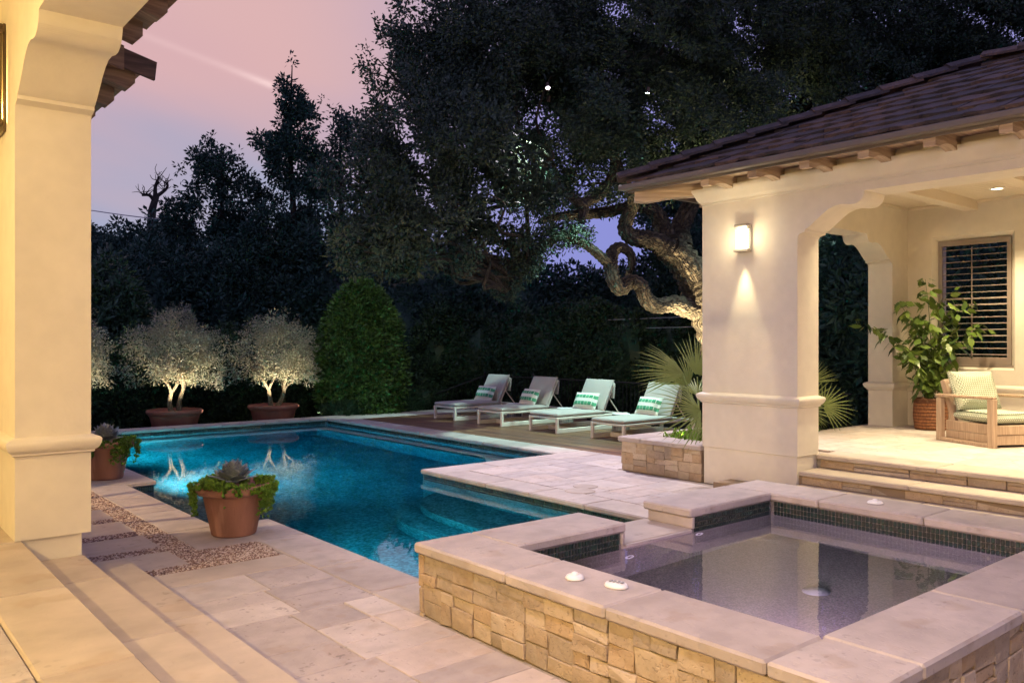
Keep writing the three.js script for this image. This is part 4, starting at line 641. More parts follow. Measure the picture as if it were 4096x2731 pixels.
{ // basket and the leafy plant in it
  const bk = thing('wicker_basket', 'round woven wicker basket holding the leafy plant', 'basket', [12.51, 0.45, -5.46]);
  const g = lathe([[0, 0], [0.2, 0], [0.215, 0.02], [0.235, 0.2], [0.228, 0.4], [0.24, 0.43], [0.235, 0.45], [0.215, 0.45], [0.21, 0.4], [0, 0.38]], 48); mesh('body', g, M.wicker, bk);
  mesh('rim', new THREE.TorusGeometry(0.228, 0.018, 8, 48).rotateX(PI / 2).translate(0, 0.445, 0), M.wicker, bk);
  const h = new THREE.TorusGeometry(0.06, 0.016, 8, 20, PI); h.rotateZ(-PI / 2 * 0); h.rotateY(PI / 2); h.translate(-0.235, 0.40, 0); mesh('handle', h.rotateY(0), M.wicker, bk);
  const pl = thing('leafy_plant', 'tall leafy green plant in the wicker basket by the shutter window', 'plant', [12.51, 0.83, -5.46]);
  const S = new THREE.Shape(); [[0, 0], [0.028, 0.02], [0.05, 0.052], [0.042, 0.06], [0.062, 0.095], [0.048, 0.1], [0.042, 0.13], [0.026, 0.135], [0, 0.185], [-0.026, 0.135], [-0.042, 0.13], [-0.048, 0.1], [-0.062, 0.095], [-0.042, 0.06], [-0.05, 0.052], [-0.028, 0.02]].forEach(([x, y], i) => (i ? S.lineTo(x, y) : S.moveTo(x, y)));
  const leaves = [0.25, 0.45, 0.7].map((bend) => { const q = new THREE.ShapeGeometry(S), p = q.attributes.position; for (let i = 0; i < p.count; i++) { const x = p.getX(i), y = p.getY(i); p.setZ(i, -Math.abs(x) * 0.55 - y * y * 9 * bend); } q.computeVertexNormals(); return q; });
  let n = 0; const more = [], stems = [[0.02, 0.02, 1.82, -0.10, 0.06], [-0.03, 0.04, 1.45, -0.22, 0.36], [0.06, -0.05, 1.5, 0.30, -0.42], [-0.06, 0.02, 1.18, -0.40, 0.80], [0.02, 0.0, 1.25, -0.1, 0.25], [-0.02, 0.03, 1.0, 0.15, -0.2], [0.03, 0.06, 1.15, 0.22, -0.55], [-0.04, -0.05, 0.75, -0.32, 0.15], [0.05, -0.03, 1.62, 0.12, -0.20], [0.0, 0.05, 0.9, 0.18, 0.25]];
  for (const [x, z, h2, dx, dz] of stems) {
    const pts = smooth([V(x, 0, z), V(x + dx * 0.2, h2 * 0.4, z - dz * 0.15), V(x + dx * 0.55, h2 * 0.75, z - dz * 0.5), V(x + dx, h2, z - dz)], 16); mesh('stem', tube(pts, pts.map((_, i) => 0.009 - i * 0.0004), 6), M.houseleaf[2], pl);
    for (let i = 3; i < 17; i++) for (let k = 0; k < 2 && n < 298; k++) { const a = i * 2.4 + k * 2.9 + rr(-0.4, 0.4), o = V(Math.cos(a), rr(-0.1, 0.5), Math.sin(a)).normalize(), m = mesh('leaf', leaves[Math.floor(rnd() * 3)], pick(M.houseleaf), pl), s = rr(0.6, 0.98) * (i > 14 ? 0.75 : 1), st = rr(0.03, 0.09);
      m.position.copy(pts[i]).addScaledVector(o, st); const up = V(rr(-0.3, 0.3), 1, rr(-0.3, 0.3)).normalize(), f = o.clone().setY(o.y - 0.35).normalize(), sd = V().crossVectors(f, up).normalize(), nn = V().crossVectors(sd, f); m.quaternion.setFromRotationMatrix(new THREE.Matrix4().makeBasis(sd, f, nn)); m.scale.setScalar(s); n++; if (rnd() < 0.95) more.push([pts[i].clone().addScaledVector(V(rr(-1, 1), rr(-0.6, 0.8), rr(-1, 1)).normalize(), rr(0.04, 0.14)), rr(0.5, 0.9), V(o.x, o.y - 0.4, o.z)]); }
  }
  instances('small_leaves', pl, leaves[1], M.houseleaf[0], more, 0.35);
}
// ---------------------------------------------------------------- pots with agaves
function agavePot(label, x, d, s, turn) {
  const pot = thing('terracotta_pot', label[0], 'plant pot', [x, 0, -d], 'terracotta pots on the pool coping');
  const g = lathe([[0, 0.01], [0.185, 0.0], [0.195, 0.01], [0.27, 0.36], [0.315, 0.375], [0.33, 0.4], [0.33, 0.435], [0.315, 0.455], [0.29, 0.455], [0.275, 0.42], [0, 0.41]].map(([r, y]) => [r * s, y * s]), 56); mesh('body', g, M.terracotta, pot);
  const a = thing('agave', label[1], 'agave', [x, 0.43 * s, -d], 'agaves in terracotta pots', turn);
  const leafG = (() => { const P = [], n = 8, w = [0.05, 0.072, 0.096, 0.114, 0.122, 0.112, 0.084, 0.04, 0.003], pos = [], idx = [];
    for (let i = 0; i <= n; i++) { const y = i / n * 0.27, W = w[i] * 0.9, t = 0.018 * (1 - i / n * 0.7); for (const [u, v] of [[-1, 0.35], [-0.5, -0.05], [0, -0.2], [0.5, -0.05], [1, 0.35], [0.5, 0.75], [0, 0.55], [-0.5, 0.75]]) pos.push(u * W * (Math.abs(u) === 1 ? 1 : 1), y, (Math.abs(u) * 0.35 + (v - 0.3)) * t * 1.6 + 0.16 * y * y * 3); }
    for (let i = 0; i < n; i++) for (let k = 0; k < 8; k++) { const o = i * 8 + k, q = i * 8 + (k + 1) % 8; idx.push(o, o + 8, q, q, o + 8, q + 8); }
    const q = new THREE.BufferGeometry(); q.setAttribute('position', new THREE.Float32BufferAttribute(pos, 3)); q.setIndex(idx); q.computeVertexNormals(); return boxUV(q, 3); })();
  const spineG = new THREE.ConeGeometry(0.004, 0.03, 6).translate(0, 0.28, 0.037);
  for (let k = 0; k < 24; k++) { const t = k / 23, tilt = lerp(0.10, 1.25, Math.pow(t, 0.85)), l = mesh('leaf', leafG, M.agave, a); l.rotation.set(tilt, k * 2.39996 + rr(-0.1, 0.1), 0, 'YXZ'); l.scale.setScalar(s * lerp(0.62, 0.82, t) * rr(0.92, 1.06)); l.position.set(0, 0.085 - t * 0.05, 0).addScaledVector(V(Math.sin(l.rotation.y), 0, Math.cos(l.rotation.y)), 0.02 * t); mesh('spine', spineG, M.spine, l); }
  // trailing sedum: rosettes over the rim
  const sd = thing('trailing_sedum', label[2], 'plant', [x, 0.43 * s, -d], 'sedum trailing over the pots');
  const ro = []; for (let k = 0; k < 9; k++) { const q = leafCard(0.03, 0.017, 0.25); q.rotateX(-0.9 + (k % 3) * 0.45); q.rotateY(k * 2.4); ro.push(q); } const rg = merge(ro), list = [];
  for (let i = 0; i < 1500; i++) { const ang = rnd() * 2 * PI, hang = [0.35, 1.6, 2.9, 4.5, 5.4].some((h, k) => Math.abs(((ang - h - turn + 9 * PI) % (2 * PI)) - PI) < [0.38, 0.02, 0.34, 0.16, 0.36][k]) ? rnd() * rr(0.1, 0.30) : 0, r = hang ? rr(0.32, 0.35) - hang * 0.12 + rr(0, 0.04) : rr(0.17, 0.34), y = hang ? 0.03 - hang : rr(-0.02, 0.045) + 0.025 * Math.sin(ang * 3); list.push([V(Math.cos(ang) * r * s, y * s, Math.sin(ang) * r * s), rr(0.7, 1.5), V(Math.cos(ang), 0.9, Math.sin(ang))]); }
  instances('leaves', sd, rg, M.sedum, list, 0.35);
}
function leafCard(L, W, fold = 0.2) { // pointed leaf along +y, folded along the midrib
  const g = new THREE.BufferGeometry(), p = [0, 0, 0, -W / 2, L * 0.45, fold * W, 0, L * 0.5, 0, W / 2, L * 0.45, fold * W, 0, L, fold * W * 0.4];
  g.setAttribute('position', new THREE.Float32BufferAttribute(p, 3)); g.setIndex([0, 2, 1, 0, 3, 2, 1, 2, 4, 2, 3, 4]); g.computeVertexNormals(); const q = g.toNonIndexed(); q.computeVertexNormals(); q.setAttribute('uv', new THREE.Float32BufferAttribute(new Float32Array(q.attributes.position.count * 2), 2)); return q;
}
function instances(name, parent, geo, mat, list, vary = 0.3) {
  const im = new THREE.InstancedMesh(geo, mat, list.length), m = new THREE.Matrix4(), q = new THREE.Quaternion(), q2 = new THREE.Quaternion(), c = new THREE.Color(), up = V(0, 1, 0);
  list.forEach(([p, s, n], i) => { if (n) { q.setFromUnitVectors(up, V(n.x + rr(-0.5, 0.5), n.y + rr(-0.5, 0.5), n.z + rr(-0.5, 0.5)).normalize()); q.multiply(q2.setFromAxisAngle(up, rr(0, 6.3))); } else q.setFromEuler(new THREE.Euler(rr(0, 6.3), rr(0, 6.3), rr(0, 6.3)));
    im.setMatrixAt(i, m.compose(p, q, V(s, s, s))); const k = 1 + rr(-vary, vary); im.setColorAt(i, c.setRGB(k * (1 + rr(-0.1, 0.16)), k, k * (1 + rr(-0.15, 0.1)))); });
  im.userData.kind = 'stuff'; im.name = name; im.castShadow = im.receiveShadow = true; parent.add(im); return im;
}
agavePot(['terracotta pot in front of the pool, nearest the house steps', 'blue grey agave in the nearer terracotta pot', 'bright green sedum spilling over the nearer pot'], 2.88, 7.42, 1.0, 0.6);
agavePot(['terracotta pot on the far coping, half behind the house column', 'blue grey agave in the pot half behind the column', 'green sedum spilling over the pot by the column'], 2.78, 11.45, 1.05, 2.2);
// ---------------------------------------------------------------- trees and plants
const OAK = {
  trunk: [[15.73,0.03,-11.12,0.62],[15.54,1.2,-11.27,0.52],[15.27,2.17,-11.37,0.46],[14.98,2.86,-11.48,0.42],[14.74,3.23,-11.55,0.36],[14.44,3.59,-11.67,0.33],[14.21,3.75,-11.73,0.3]],
  limb_low: [[15.17,2.46,-11.45,0.3],[14.63,2.44,-11.51,0.21],[14.1,2.54,-11.56,0.19],[13.58,2.49,-11.6,0.17],[13.17,2.66,-11.55,0.165],[13.03,2.89,-11.54,0.15],[12.87,2.97,-11.67,0.15],[12.64,2.82,-11.73,0.14],[12.47,2.98,-11.75,0.15],[12.42,3.27,-11.79,0.15],[12.51,3.55,-11.84,0.13],[12.7,3.69,-11.81,0.11],[13.01,3.61,-11.82,0.1],[13.2,3.39,-11.92,0.09],[13.27,3.16,-12.12,0.07]],
  limb_left: [[12.4,3.34,-11.8,0.13],[12.12,3.45,-11.78,0.1],[11.81,3.6,-11.77,0.09],[11.47,3.73,-11.8,0.085],[11.05,3.76,-11.76,0.08],[10.68,3.62,-11.8,0.075],[10.36,3.41,-11.8,0.07],[10.1,3.15,-11.76,0.06],[9.87,2.86,-11.7,0.05],[9.55,2.66,-11.69,0.03]],
  limb_a: [[14.18,3.72,-11.75,0.27],[13.91,3.88,-11.85,0.21],[13.59,3.94,-11.98,0.19],[13.34,3.97,-12.06,0.17],[13.16,4.12,-12.08,0.16],[13.12,4.36,-11.98,0.15],[13.13,4.57,-11.84,0.14],[12.95,4.83,-11.74,0.12],[12.66,5.11,-11.71,0.1],[12.5,5.49,-11.72,0.08]],
  limb_b: [[14.35,3.71,-11.74,0.25],[14.34,4.17,-12.01,0.2],[14.32,4.52,-12.16,0.18],[14.09,4.69,-12.22,0.15],[13.64,4.69,-12.33,0.13],[13.13,4.54,-12.5,0.12],[12.62,4.46,-12.65,0.11],[11.92,4.37,-12.85,0.09],[11.42,4.21,-12.87,0.06]],
  limb_c: [[14.72,3.77,-11.82,0.27],[14.92,4.22,-12.05,0.22],[15.19,4.64,-12.08,0.2],[15.45,4.92,-12.13,0.19],[15.71,5.41,-12.17,0.17],[15.91,6.14,-12.26,0.14],[15.93,6.89,-12.51,0.11],[16.2,7.67,-12.55,0.08]],
  limb_d: [[11.67,4.1,-11.88,0.07],[11.71,4.41,-11.86,0.11],[11.49,4.56,-11.91,0.1],[11.2,4.73,-12.02,0.08],[10.76,4.66,-12.13,0.06],[10.25,4.41,-12.28,0.05]],
  limb_e: [[11.69,4.49,-11.87,0.1],[12.05,4.66,-11.83,0.1],[12.4,5.05,-11.8,0.095],[12.61,5.4,-11.88,0.09],[12.62,5.97,-12.01,0.08],[12.62,6.58,-12.14,0.05]],
  limb_f: [[16.01,5.33,-11.92,0.16],[17.3,6.75,-11.37,0.13],[18.46,7.91,-10.93,0.11],[18.47,8.79,-11.05,0.08],[18.15,9.68,-11.44,0.05]],
  limb_g: [[17.3,6.75,-11.37,0.1],[19.73,8.43,-10.27,0.09],[21.64,9.69,-9.32,0.06]],
};
const OAKBLOBS = [[10.05,7.3,-12.45,2.18,1.09,2.0,1],[9.3,7.04,-13.72,1.04,0.86,1.5,0.7],[8.57,7.38,-14.33,0.43,0.69,0.7,0.25],[12.39,7.91,-11.81,2.31,1.24,3,1],[15.72,8.65,-11.0,2.9,1.55,3,1],[19.39,9.23,-9.24,3.06,1.53,3,1],[22.06,9.31,-7.68,2.09,1.57,3,0.9],[10.7,6.04,-11.91,2.18,0.79,2,0.9],[13.84,6.39,-11.9,1.98,0.94,3,0.7],[17.35,7.39,-10.94,2.65,1.02,3,0.9],[12.33,5.07,-12.51,1.37,0.69,2,0.55],[15.07,5.56,-12.18,1.19,0.6,2,0.4],[20.21,8.16,-9.21,2.72,0.73,2.5,0.8],[7.12,4.24,-11.63,0.85,0.85,1.2,1],[7.95,4.99,-11.59,1.32,0.77,1.5,1],[6.6,3.26,-11.42,0.58,0.44,1,0.8],[7.56,3.32,-11.27,0.92,0.53,1.2,0.9],[8.94,4.27,-11.43,1.14,0.83,1.5,1],[6.66,4.66,-12.67,0.37,0.26,0.5,0.3],[10.05,3.36,-12.45,0.92,0.5,1.5,0.4],[8.87,6.07,-12.79,1.46,0.65,1.5,0.8]] ;
function twig(n, len, L, W, curl = 0.5, stem = 0.004) { // a sprig along +y with n leaves
  const l = [];
  for (let i = 0; i < n; i++) { const t = (i + 1) / n, q = leafCard(L * rr(0.75, 1.2), W * rr(0.8, 1.2), 0.25); q.rotateX(lerp(1.15, 0.25, t) * (1 + rr(-0.3, 0.3)) * (0.4 + curl)); q.rotateY(i * 2.4 + rr(-0.3, 0.3)); q.translate(0, t * len * 0.92, 0); l.push(q); }
  if (stem) { const s = tube([V(0, 0, 0), V(0, len, 0)], [stem, stem * 0.4], 3, 0, 1, false).toNonIndexed(); l.push(s); }
  return merge(l);
}
const n3 = (x, y, z) => fb(((x * 0.13 + z * 0.05) % 1 + 1) % 1, ((y * 0.13 + z * 0.11) % 1 + 1) % 1, 8, 2, 5);
// points inside ellipsoids [x, y, z, rx, ry, rz, weight], thinned where a noise is low so that gaps stay open
function inBlobs(blobs, n, thin = 0.42, lo = 0.8, hi = 1.3, base = [0, 0, 0], shell = 0.5) {
  const out = [], vol = blobs.map((b) => Math.pow(b[3] * b[4] * b[5], 0.7) * b[6]), tot = vol.reduce((a, b) => a + b, 0); let guard = 0;
  while (out.length < n && guard++ < n * 8) { let t = rnd() * tot, k = 0; while (t > vol[k] && k < blobs.length - 1) t -= vol[k++]; const b = blobs[k];
    const v = V(rr(-1, 1), rr(-1, 1), rr(-1, 1)); if (v.lengthSq() > 1 || v.lengthSq() < 1e-4) continue; v.setLength(lerp(v.length(), 1, shell * rnd()));
    const r = 1 + (n3(v.x * 3 + b[0], v.y * 3, v.z * 3) - 0.5) * 0.5, p = V(b[0] + v.x * b[3] * r, b[1] + v.y * b[4] * r, b[2] + v.z * b[5] * r);
    if (n3(p.x * 1.9, p.y * 1.9, p.z * 1.9) < thin) continue;
    out.push([V(p.x - base[0], p.y - base[1], p.z - base[2]), rr(lo, hi), v.clone().normalize().multiplyScalar(0.9).add(V(0, 0.1, 0))]); }
  return out;
}
const limbGeo = (l, b, rough = 0.16, n = 12, per = 7) => { const c = smooth(l.map(([x, y, z]) => V(x - b[0], y - b[1], z - b[2])), (l.length - 1) * per), r = c.map((_, i) => { const t = i / (c.length - 1) * (l.length - 1), k = Math.min(l.length - 2, Math.floor(t)); return lerp(l[k][3], l[k + 1][3], t - k) * (1 + 0.09 * Math.sin(i * 1.9 + l[0][0] * 7)); }); return tube(c, r, n, rough, 1.0); };

// lamps hung in the oak: [x, y, z, aim x, y, z, strength, colour, label]; the foliage is trimmed round them
const HUNG = [[11.72, 6.33, -10.2, 10.9, 0, -11.4, 240, [0.6, 1, 0.92], 'bright white lamp hung in the oak above the loungers'], [17.39, 7.07, -8.95, 14.5, 0, -12.0, 70, [0.72, 1, 0.88], 'bright white lamp hung in the oak above the pavilion roof'], [10.6, 6.3, -11.7, 10.4, 0, -14.6, 190, [0.6, 1, 0.92], 'lamp hung in the oak over the far end of the deck'], [9.6, 6.1, -10.6, 7.6, 0, -7.6, 200, [1, 0.88, 1], 'lamp hung in the oak over the paving beside the pool'], [7.7, 5.9, -12.9, 10.2, 1.7, -18.2, 26, [0.9, 1, 0.75], 'added lamp hidden in the oak crown to brighten the boxwood']];  // the last lamp is an added helper that brightens the boxwood
function lampClear(x, y, z) { for (const [a, b, c, u, v, w] of HUNG) { const dx = V(x - a, y - b, z - c), l = dx.length(), ax = V(u - a, v - b, w - c).normalize(), t = dx.dot(ax); if (l < 0.75 || (t > 0 && t < 6.5 && Math.sqrt(Math.max(0, l * l - t * t)) < 0.47 * t + 0.15)) return false; if (t > 0 && t < 5.5 && Math.sqrt(Math.max(0, l * l - t * t)) < 0.36 * t && n3(x * 3, y * 3, z * 3) > 0.32) return false; } return true; }
{ // the live oak behind the pavilion, its limbs reaching over the pool
  const b = [15.73, -0.3, -11.12], oak = thing('live_oak', 'spreading live oak with twisted lamplit limbs behind the loungers', 'tree', b);
  OAK.trunk[0][1] = -0.4;
  for (const [k, l] of Object.entries(OAK)) mesh(k === 'trunk' ? 'trunk' : 'limb', limbGeo(l, b, 0.2, 16, 9), M.bark, oak);
  // thinner branches from the limbs out into the crown
  const ends = [...OAK.limb_a.slice(5), ...OAK.limb_b.slice(3), ...OAK.limb_c.slice(3), ...OAK.limb_d.slice(2), ...OAK.limb_e.slice(2), ...OAK.limb_f.slice(1), ...OAK.limb_g.slice(1), ...OAK.limb_left.slice(4)].map((q) => V(q[0], q[1], q[2])), br = [];
  for (const q of OAKBLOBS) for (let k = 0; k < 4; k++) { const e = V(q[0] + rr(-0.7, 0.7) * q[3], q[1] + rr(-0.7, 0.7) * q[4], q[2] + rr(-0.7, 0.7) * q[5]), s = ends.slice().sort((a, c) => a.distanceTo(e) - c.distanceTo(e))[k % 3], n = 5, pts = [];
    for (let i = 0; i <= n; i++) pts.push(s.clone().lerp(e, i / n).add(i && i < n ? V(rr(-0.25, 0.25), rr(-0.2, 0.3), rr(-0.25, 0.25)) : V()).sub(V(...b))); const c = smooth(pts, 14); br.push(tube(c, c.map((_, i) => lerp(0.05, 0.012, i / 14)), 6, 0.1)); }
  mesh('branches', merge(br), M.bark, oak);
  instances('crown', oak, clump(15, 0.17, 0.088, 0.044), M.oakleaf, inBlobs(OAKBLOBS, 27000, 0.43, 0.8, 1.35, b).filter(([p]) => lampClear(p.x + b[0], p.y + b[1], p.z + b[2])), 0.35);
  const low = [...OAK.limb_left.slice(3), ...OAK.limb_d.slice(3)].map(([x, y, z]) => [x, y + 0.1, z, 0.35, 0.3, 0.35, 0.5]);
  instances('crown', oak, clump(12, 0.14, 0.075, 0.036), M.oakleaf, inBlobs(low, 700, 0.3, 0.7, 1.1, b), 0.35);
}
// ---- garden trees and shrubs behind
function shrub(name, label, cat, x, d, y0, rx, h, rz, n, mat, geo, group, core = 0.72, thin = 0.36) {
  const t = thing(name, label, cat, [x, y0, -d], group);
  if (core) { const g = new THREE.IcosahedronGeometry(1, 3), p = g.attributes.position; for (let i = 0; i < p.count; i++) { const q = 0.85 + 0.4 * (n3(p.getX(i) * 2 + x, p.getY(i) * 2, p.getZ(i) * 2) - 0.5); p.setXYZ(i, p.getX(i) * rx * core * q, h * 0.5 + p.getY(i) * h * 0.5 * core * q, p.getZ(i) * rz * core * q); } g.computeVertexNormals(); mesh('inner_foliage', g, mat, t); }
  mesh('stem', tube([V(0, -0.1, 0), V(0.03, h * 0.4, 0)], [0.06, 0.03], 6), M.barkDark, t);
  const bl = [[0, h * 0.45, 0, rx, h * 0.48, rz, 1]]; for (let k = 0; k < 5; k++) bl.push([rr(-0.6, 0.6) * rx, h * rr(0.45, 0.85), rr(-0.6, 0.6) * rz, rx * rr(0.3, 0.5), h * rr(0.14, 0.25), rz * rr(0.3, 0.5), 0.5]);
  instances('crown', t, geo, mat, inBlobs(bl, n, thin, 0.7, 1.3, [0, 0, 0], 0.85), 0.35); return t;
}
// a loose ball of leaves, most of them pointing outwards
function clump(n, R, L, W) { const l = []; for (let i = 0; i < n; i++) { const v = V(rr(-1, 1), rr(-1, 1), rr(-1, 1)).normalize(), q = leafCard(L * rr(0.7, 1.25), W * rr(0.8, 1.25), 0.25); q.rotateY(rr(0, 6.3)); q.applyQuaternion(new THREE.Quaternion().setFromUnitVectors(V(0, 1, 0), V(v.x + rr(-0.8, 0.8), v.y + rr(-0.8, 0.8), v.z + rr(-0.8, 0.8)).normalize())); q.translate(v.x * R * rr(0.1, 1), v.y * R * rr(0.1, 1), v.z * R * rr(0.1, 1)); l.push(q); } return merge(l); }
const hedgeSprig = clump(14, 0.16, 0.12, 0.058), treeSprig = clump(14, 0.28, 0.19, 0.075), farSprig = clump(12, 0.35, 0.24, 0.12), boxSprig = twig(9, 0.13, 0.06, 0.026, 0.25), boxClump = clump(13, 0.075, 0.062, 0.028), oliveSprig = clump(22, 0.13, 0.06, 0.02);
{
  // low hedge right behind the pool and the olive pots
  for (let k = 0; k < 7; k++) shrub('hedge_shrub', 'dark clipped hedge shrub behind the potted olive trees', 'shrub', 1.9 + k * 1.45, 20.2 + rr(-0.2, 0.3), -0.32, 1.0, 2.3 + rr(-0.2, 0.4), 0.8, 1500, M.hedge, hedgeSprig, 'hedge behind the olive trees', 0.86, 0.3);
  for (const [x, d, w, h] of [[10.2, 17.95, 0.5, 0.75], [11.3, 18.1, 0.6, 0.9], [12.2, 18.3, 0.55, 0.95], [9.6, 18.0, 0.4, 0.6]]) shrub('low_shrub', 'low dark shrub at the foot of the boxwood beside the deck', 'shrub', x, d, -0.32, w, h, 0.4, 700, M.hedge, boxSprig, 'low shrubs beside the deck', 0.8, 0.25);
  // tall hedge behind the fence and loungers
  for (let k = 0; k < 11; k++) { const t = k / 10; shrub('tall_shrub', 'tall dark shrub in the screen behind the iron fence', 'shrub', lerp(13.9, 18.5, t) + rr(-0.3, 0.3), lerp(19.9, 9.0, t), -0.32, 1.15, lerp(2.7, 3.3, rnd()), 1.1, 1700, M.hedge, hedgeSprig, 'screen of shrubs behind the fence', 0.84, 0.32); }
  for (let k = 0; k < 9; k++) { const t = k / 8; shrub('background_tree', 'dark leafy tree in the row beyond the garden hedge', 'tree', lerp(13.5, 26, t) + rr(-0.5, 0.5), lerp(27.5, 13.5, t) + rr(-1, 1), -0.32, 2.3, rr(4.2, 5.2), 2.0, 1500, M.darkleaf, treeSprig, 'row of trees beyond the garden', 0.8, 0.34); }
  for (const [x, d, w, h] of [[29, 14.5, 3, 6], [31, 10, 3, 6], [30, 18, 3, 6.5], [19.5, 8.6, 2.2, 6.2], [14.8, 21.8, 2.2, 5.4], [16.8, 20.6, 2.2, 5.0], [17.9, 10.0, 1.9, 6.2], [16.8, 7.6, 1.5, 4.6], [23.5, 9.5, 2.6, 7]]) shrub('background_tree', 'dark leafy tree in the row beyond the garden hedge', 'tree', x, d, -0.32, w, h, 2.5, 1500, M.darkleaf, treeSprig, 'row of trees beyond the garden', 0.8, 0.34);
  for (const [x, d] of [[16.4, 5.6], [16.6, 3.4], [16.3, 1.0]]) shrub('tall_shrub', 'dark shrub behind the pavilion, seen through the shutters', 'shrub', x, d, -0.32, 1.4, 3.9, 1.3, 1200, M.hedge, hedgeSprig, 'shrubs behind the pavilion', 0.84, 0.32);
  // left: layered garden trees below the tall ones
  for (const [x, d, w, h] of [[4.8, 26, 2.0, 4.6], [7.2, 25.5, 2.2, 5.0], [9.4, 25, 2.0, 5.0], [11.8, 24, 2.0, 5.2], [5.6, 31, 2.6, 6.0], [8.2, 31.5, 2.6, 6.4]]) shrub('garden_tree', 'dark green garden tree between the olives and the skyline', 'tree', x, d, -0.32, w, h, 1.8, 2000, M.darkleaf, treeSprig, 'garden trees behind the olives', 0.78, 0.34);
  shrub('garden_tree', 'bright green fronded shrub low behind the leftmost olive tree', 'shrub', 5.3, 21.6, -0.3, 1.0, 3.7, 0.8, 1500, M.fern, treeSprig, undefined, 0.5, 0.4);
  // skyline trees
  const tall = (label, x, d, h, w, n, bl) => { const t = thing('tall_tree', label, 'tree', [x, -0.32, -d]); mesh('trunk', tube(smooth([V(0, 0, 0), V(0.1, h * 0.4, 0.1), V(-0.05, h * 0.75, 0), V(0.02, h * 0.97, 0)], 12), Array.from({ length: 13 }, (_, i) => lerp(0.17, 0.015, i / 12)), 8), M.barkDark, t); const sub = []; for (const q of bl) for (let k = 0; k < 7; k++) { const a = k * 0.9 + rr(0, 1), f = rr(0.55, 1.05); sub.push([q[0] + Math.cos(a) * q[3] * f, q[1] + rr(-0.8, 0.9) * q[4], q[2] + Math.sin(a) * q[5] * f, q[3] * 0.26 + 0.08, q[4] * 0.3 + 0.12, q[5] * 0.26 + 0.08, q[6] * 0.45]); } instances('crown', t, treeSprig, M.darkleaf, inBlobs([...bl.map((q) => [...q.slice(0, 3), q[3] * 0.8, q[4] * 0.85, q[5] * 0.8, q[6] * 0.6]), ...sub], n, 0.45, 0.6, 1.1), 0.3); return t; };
  tall('tall slender dark tree rising highest against the pink sky', 11.3, 24.4, 11.0, 1, 1500, [[-0.05, 10.35, 0, 0.22, 0.45, 0.22, 0.5], [0.1, 9.5, 0, 0.42, 0.6, 0.42, 0.8], [0.15, 8.5, 0, 0.62, 0.7, 0.6, 1], [-0.1, 7.5, 0, 0.8, 0.8, 0.8, 1.1], [0.05, 6.3, 0, 1.0, 0.9, 0.9, 1.2], [-0.2, 4.8, 0, 1.4, 1.3, 1.1, 1.4]]);
  tall('broad dark tree left of the slender one against the sky', 10.05, 26.8, 8.6, 1, 1900, [[-0.5, 7.1, 0, 0.7, 1.3, 0.8, 1], [0.5, 6.5, 0, 1.1, 1.3, 1, 1.3], [0, 4.6, 0, 1.75, 1.8, 1.4, 1.8], [-0.95, 7.5, 0, 0.3, 0.9, 0.4, 0.4], [0.2, 7.8, 0, 0.35, 0.7, 0.4, 0.4]]);
  tall('thin wispy tree just left of the oak crown', 13.4, 25.1, 10.2, 1, 800, [[0, 8.6, 0, 0.55, 1.3, 0.6, 1], [-0.2, 6.8, 0, 0.95, 1.4, 0.8, 1.2], [0.2, 5, 0, 1.3, 1.7, 1, 1.3], [0.5, 9.4, 0, 0.22, 0.7, 0.3, 0.3]]);
  tall('tall dark tree beyond the oak, seen between its limbs', 23.0, 17.6, 9.5, 1, 2600, [[0, 7.4, 0, 2.4, 1.7, 2, 1], [-1.5, 6.0, 0.5, 1.8, 1.4, 1.6, 1], [1.6, 6.2, -0.4, 1.8, 1.5, 1.6, 1], [0, 4.6, 0, 2.6, 1.3, 2, 1]]);
  shrub('far_tree', 'rounded dark far tree below the bare dead tree', 'tree', 12.6, 41.5, -0.32, 2.1, 8.2, 2, 2200, M.darkleaf, farSprig, undefined, 0.86, 0.3);
  shrub('far_tree', 'lower dark far tree beside the house column', 'tree', 9.2, 40, -0.32, 2.4, 7.3, 2, 2000, M.darkleaf, farSprig, undefined, 0.84, 0.3);
  // dead tree: forked bare trunk
  const dt = thing('dead_tree', 'bare dead forked tree standing above the far treetops', 'tree', [14.3, -0.32, -49]);
  const s = [[V(0, 0, 0), V(-0.15, 5, 0), V(0.0, 9.2, 0), V(0.25, 10.3, 0)], [V(0.18, 9.95, 0), V(-0.15, 10.25, 0.1), V(-0.55, 10.2, 0.1)], [V(0.25, 10.25, 0), V(0.55, 10.5, 0), V(0.85, 10.85, 0), V(0.85, 11.15, 0)], [V(0.2, 10.2, 0), V(0.2, 10.8, 0), V(0.4, 11.4, 0)]];
  mesh('trunk', tube(smooth(s[0], 12), Array.from({ length: 13 }, (_, i) => lerp(0.32, 0.17, i / 12)), 8, 0.2), M.barkDark, dt);
  const tw = []; for (const l of s.slice(1)) { tw.push(tube(smooth(l, 8), Array.from({ length: 9 }, (_, i) => lerp(0.13, 0.05, i / 8)), 6, 0.15)); for (let k = 0; k < 13; k++) { const p = l[1].clone().lerp(l[l.length - 1], rnd()), e = p.clone().add(V(rr(-0.62, 0.62), rr(0.05, 0.75), rr(-0.5, 0.5))), m = p.clone().lerp(e, 0.5).add(V(rr(-0.15, 0.15), rr(-0.1, 0.2), 0)); tw.push(tube(smooth([p, m, e], 6), Array.from({ length: 7 }, (_, i) => lerp(0.03, 0.012, i / 6)), 4)); } }
  mesh('branches', merge(tw), M.barkDark, dt);
}
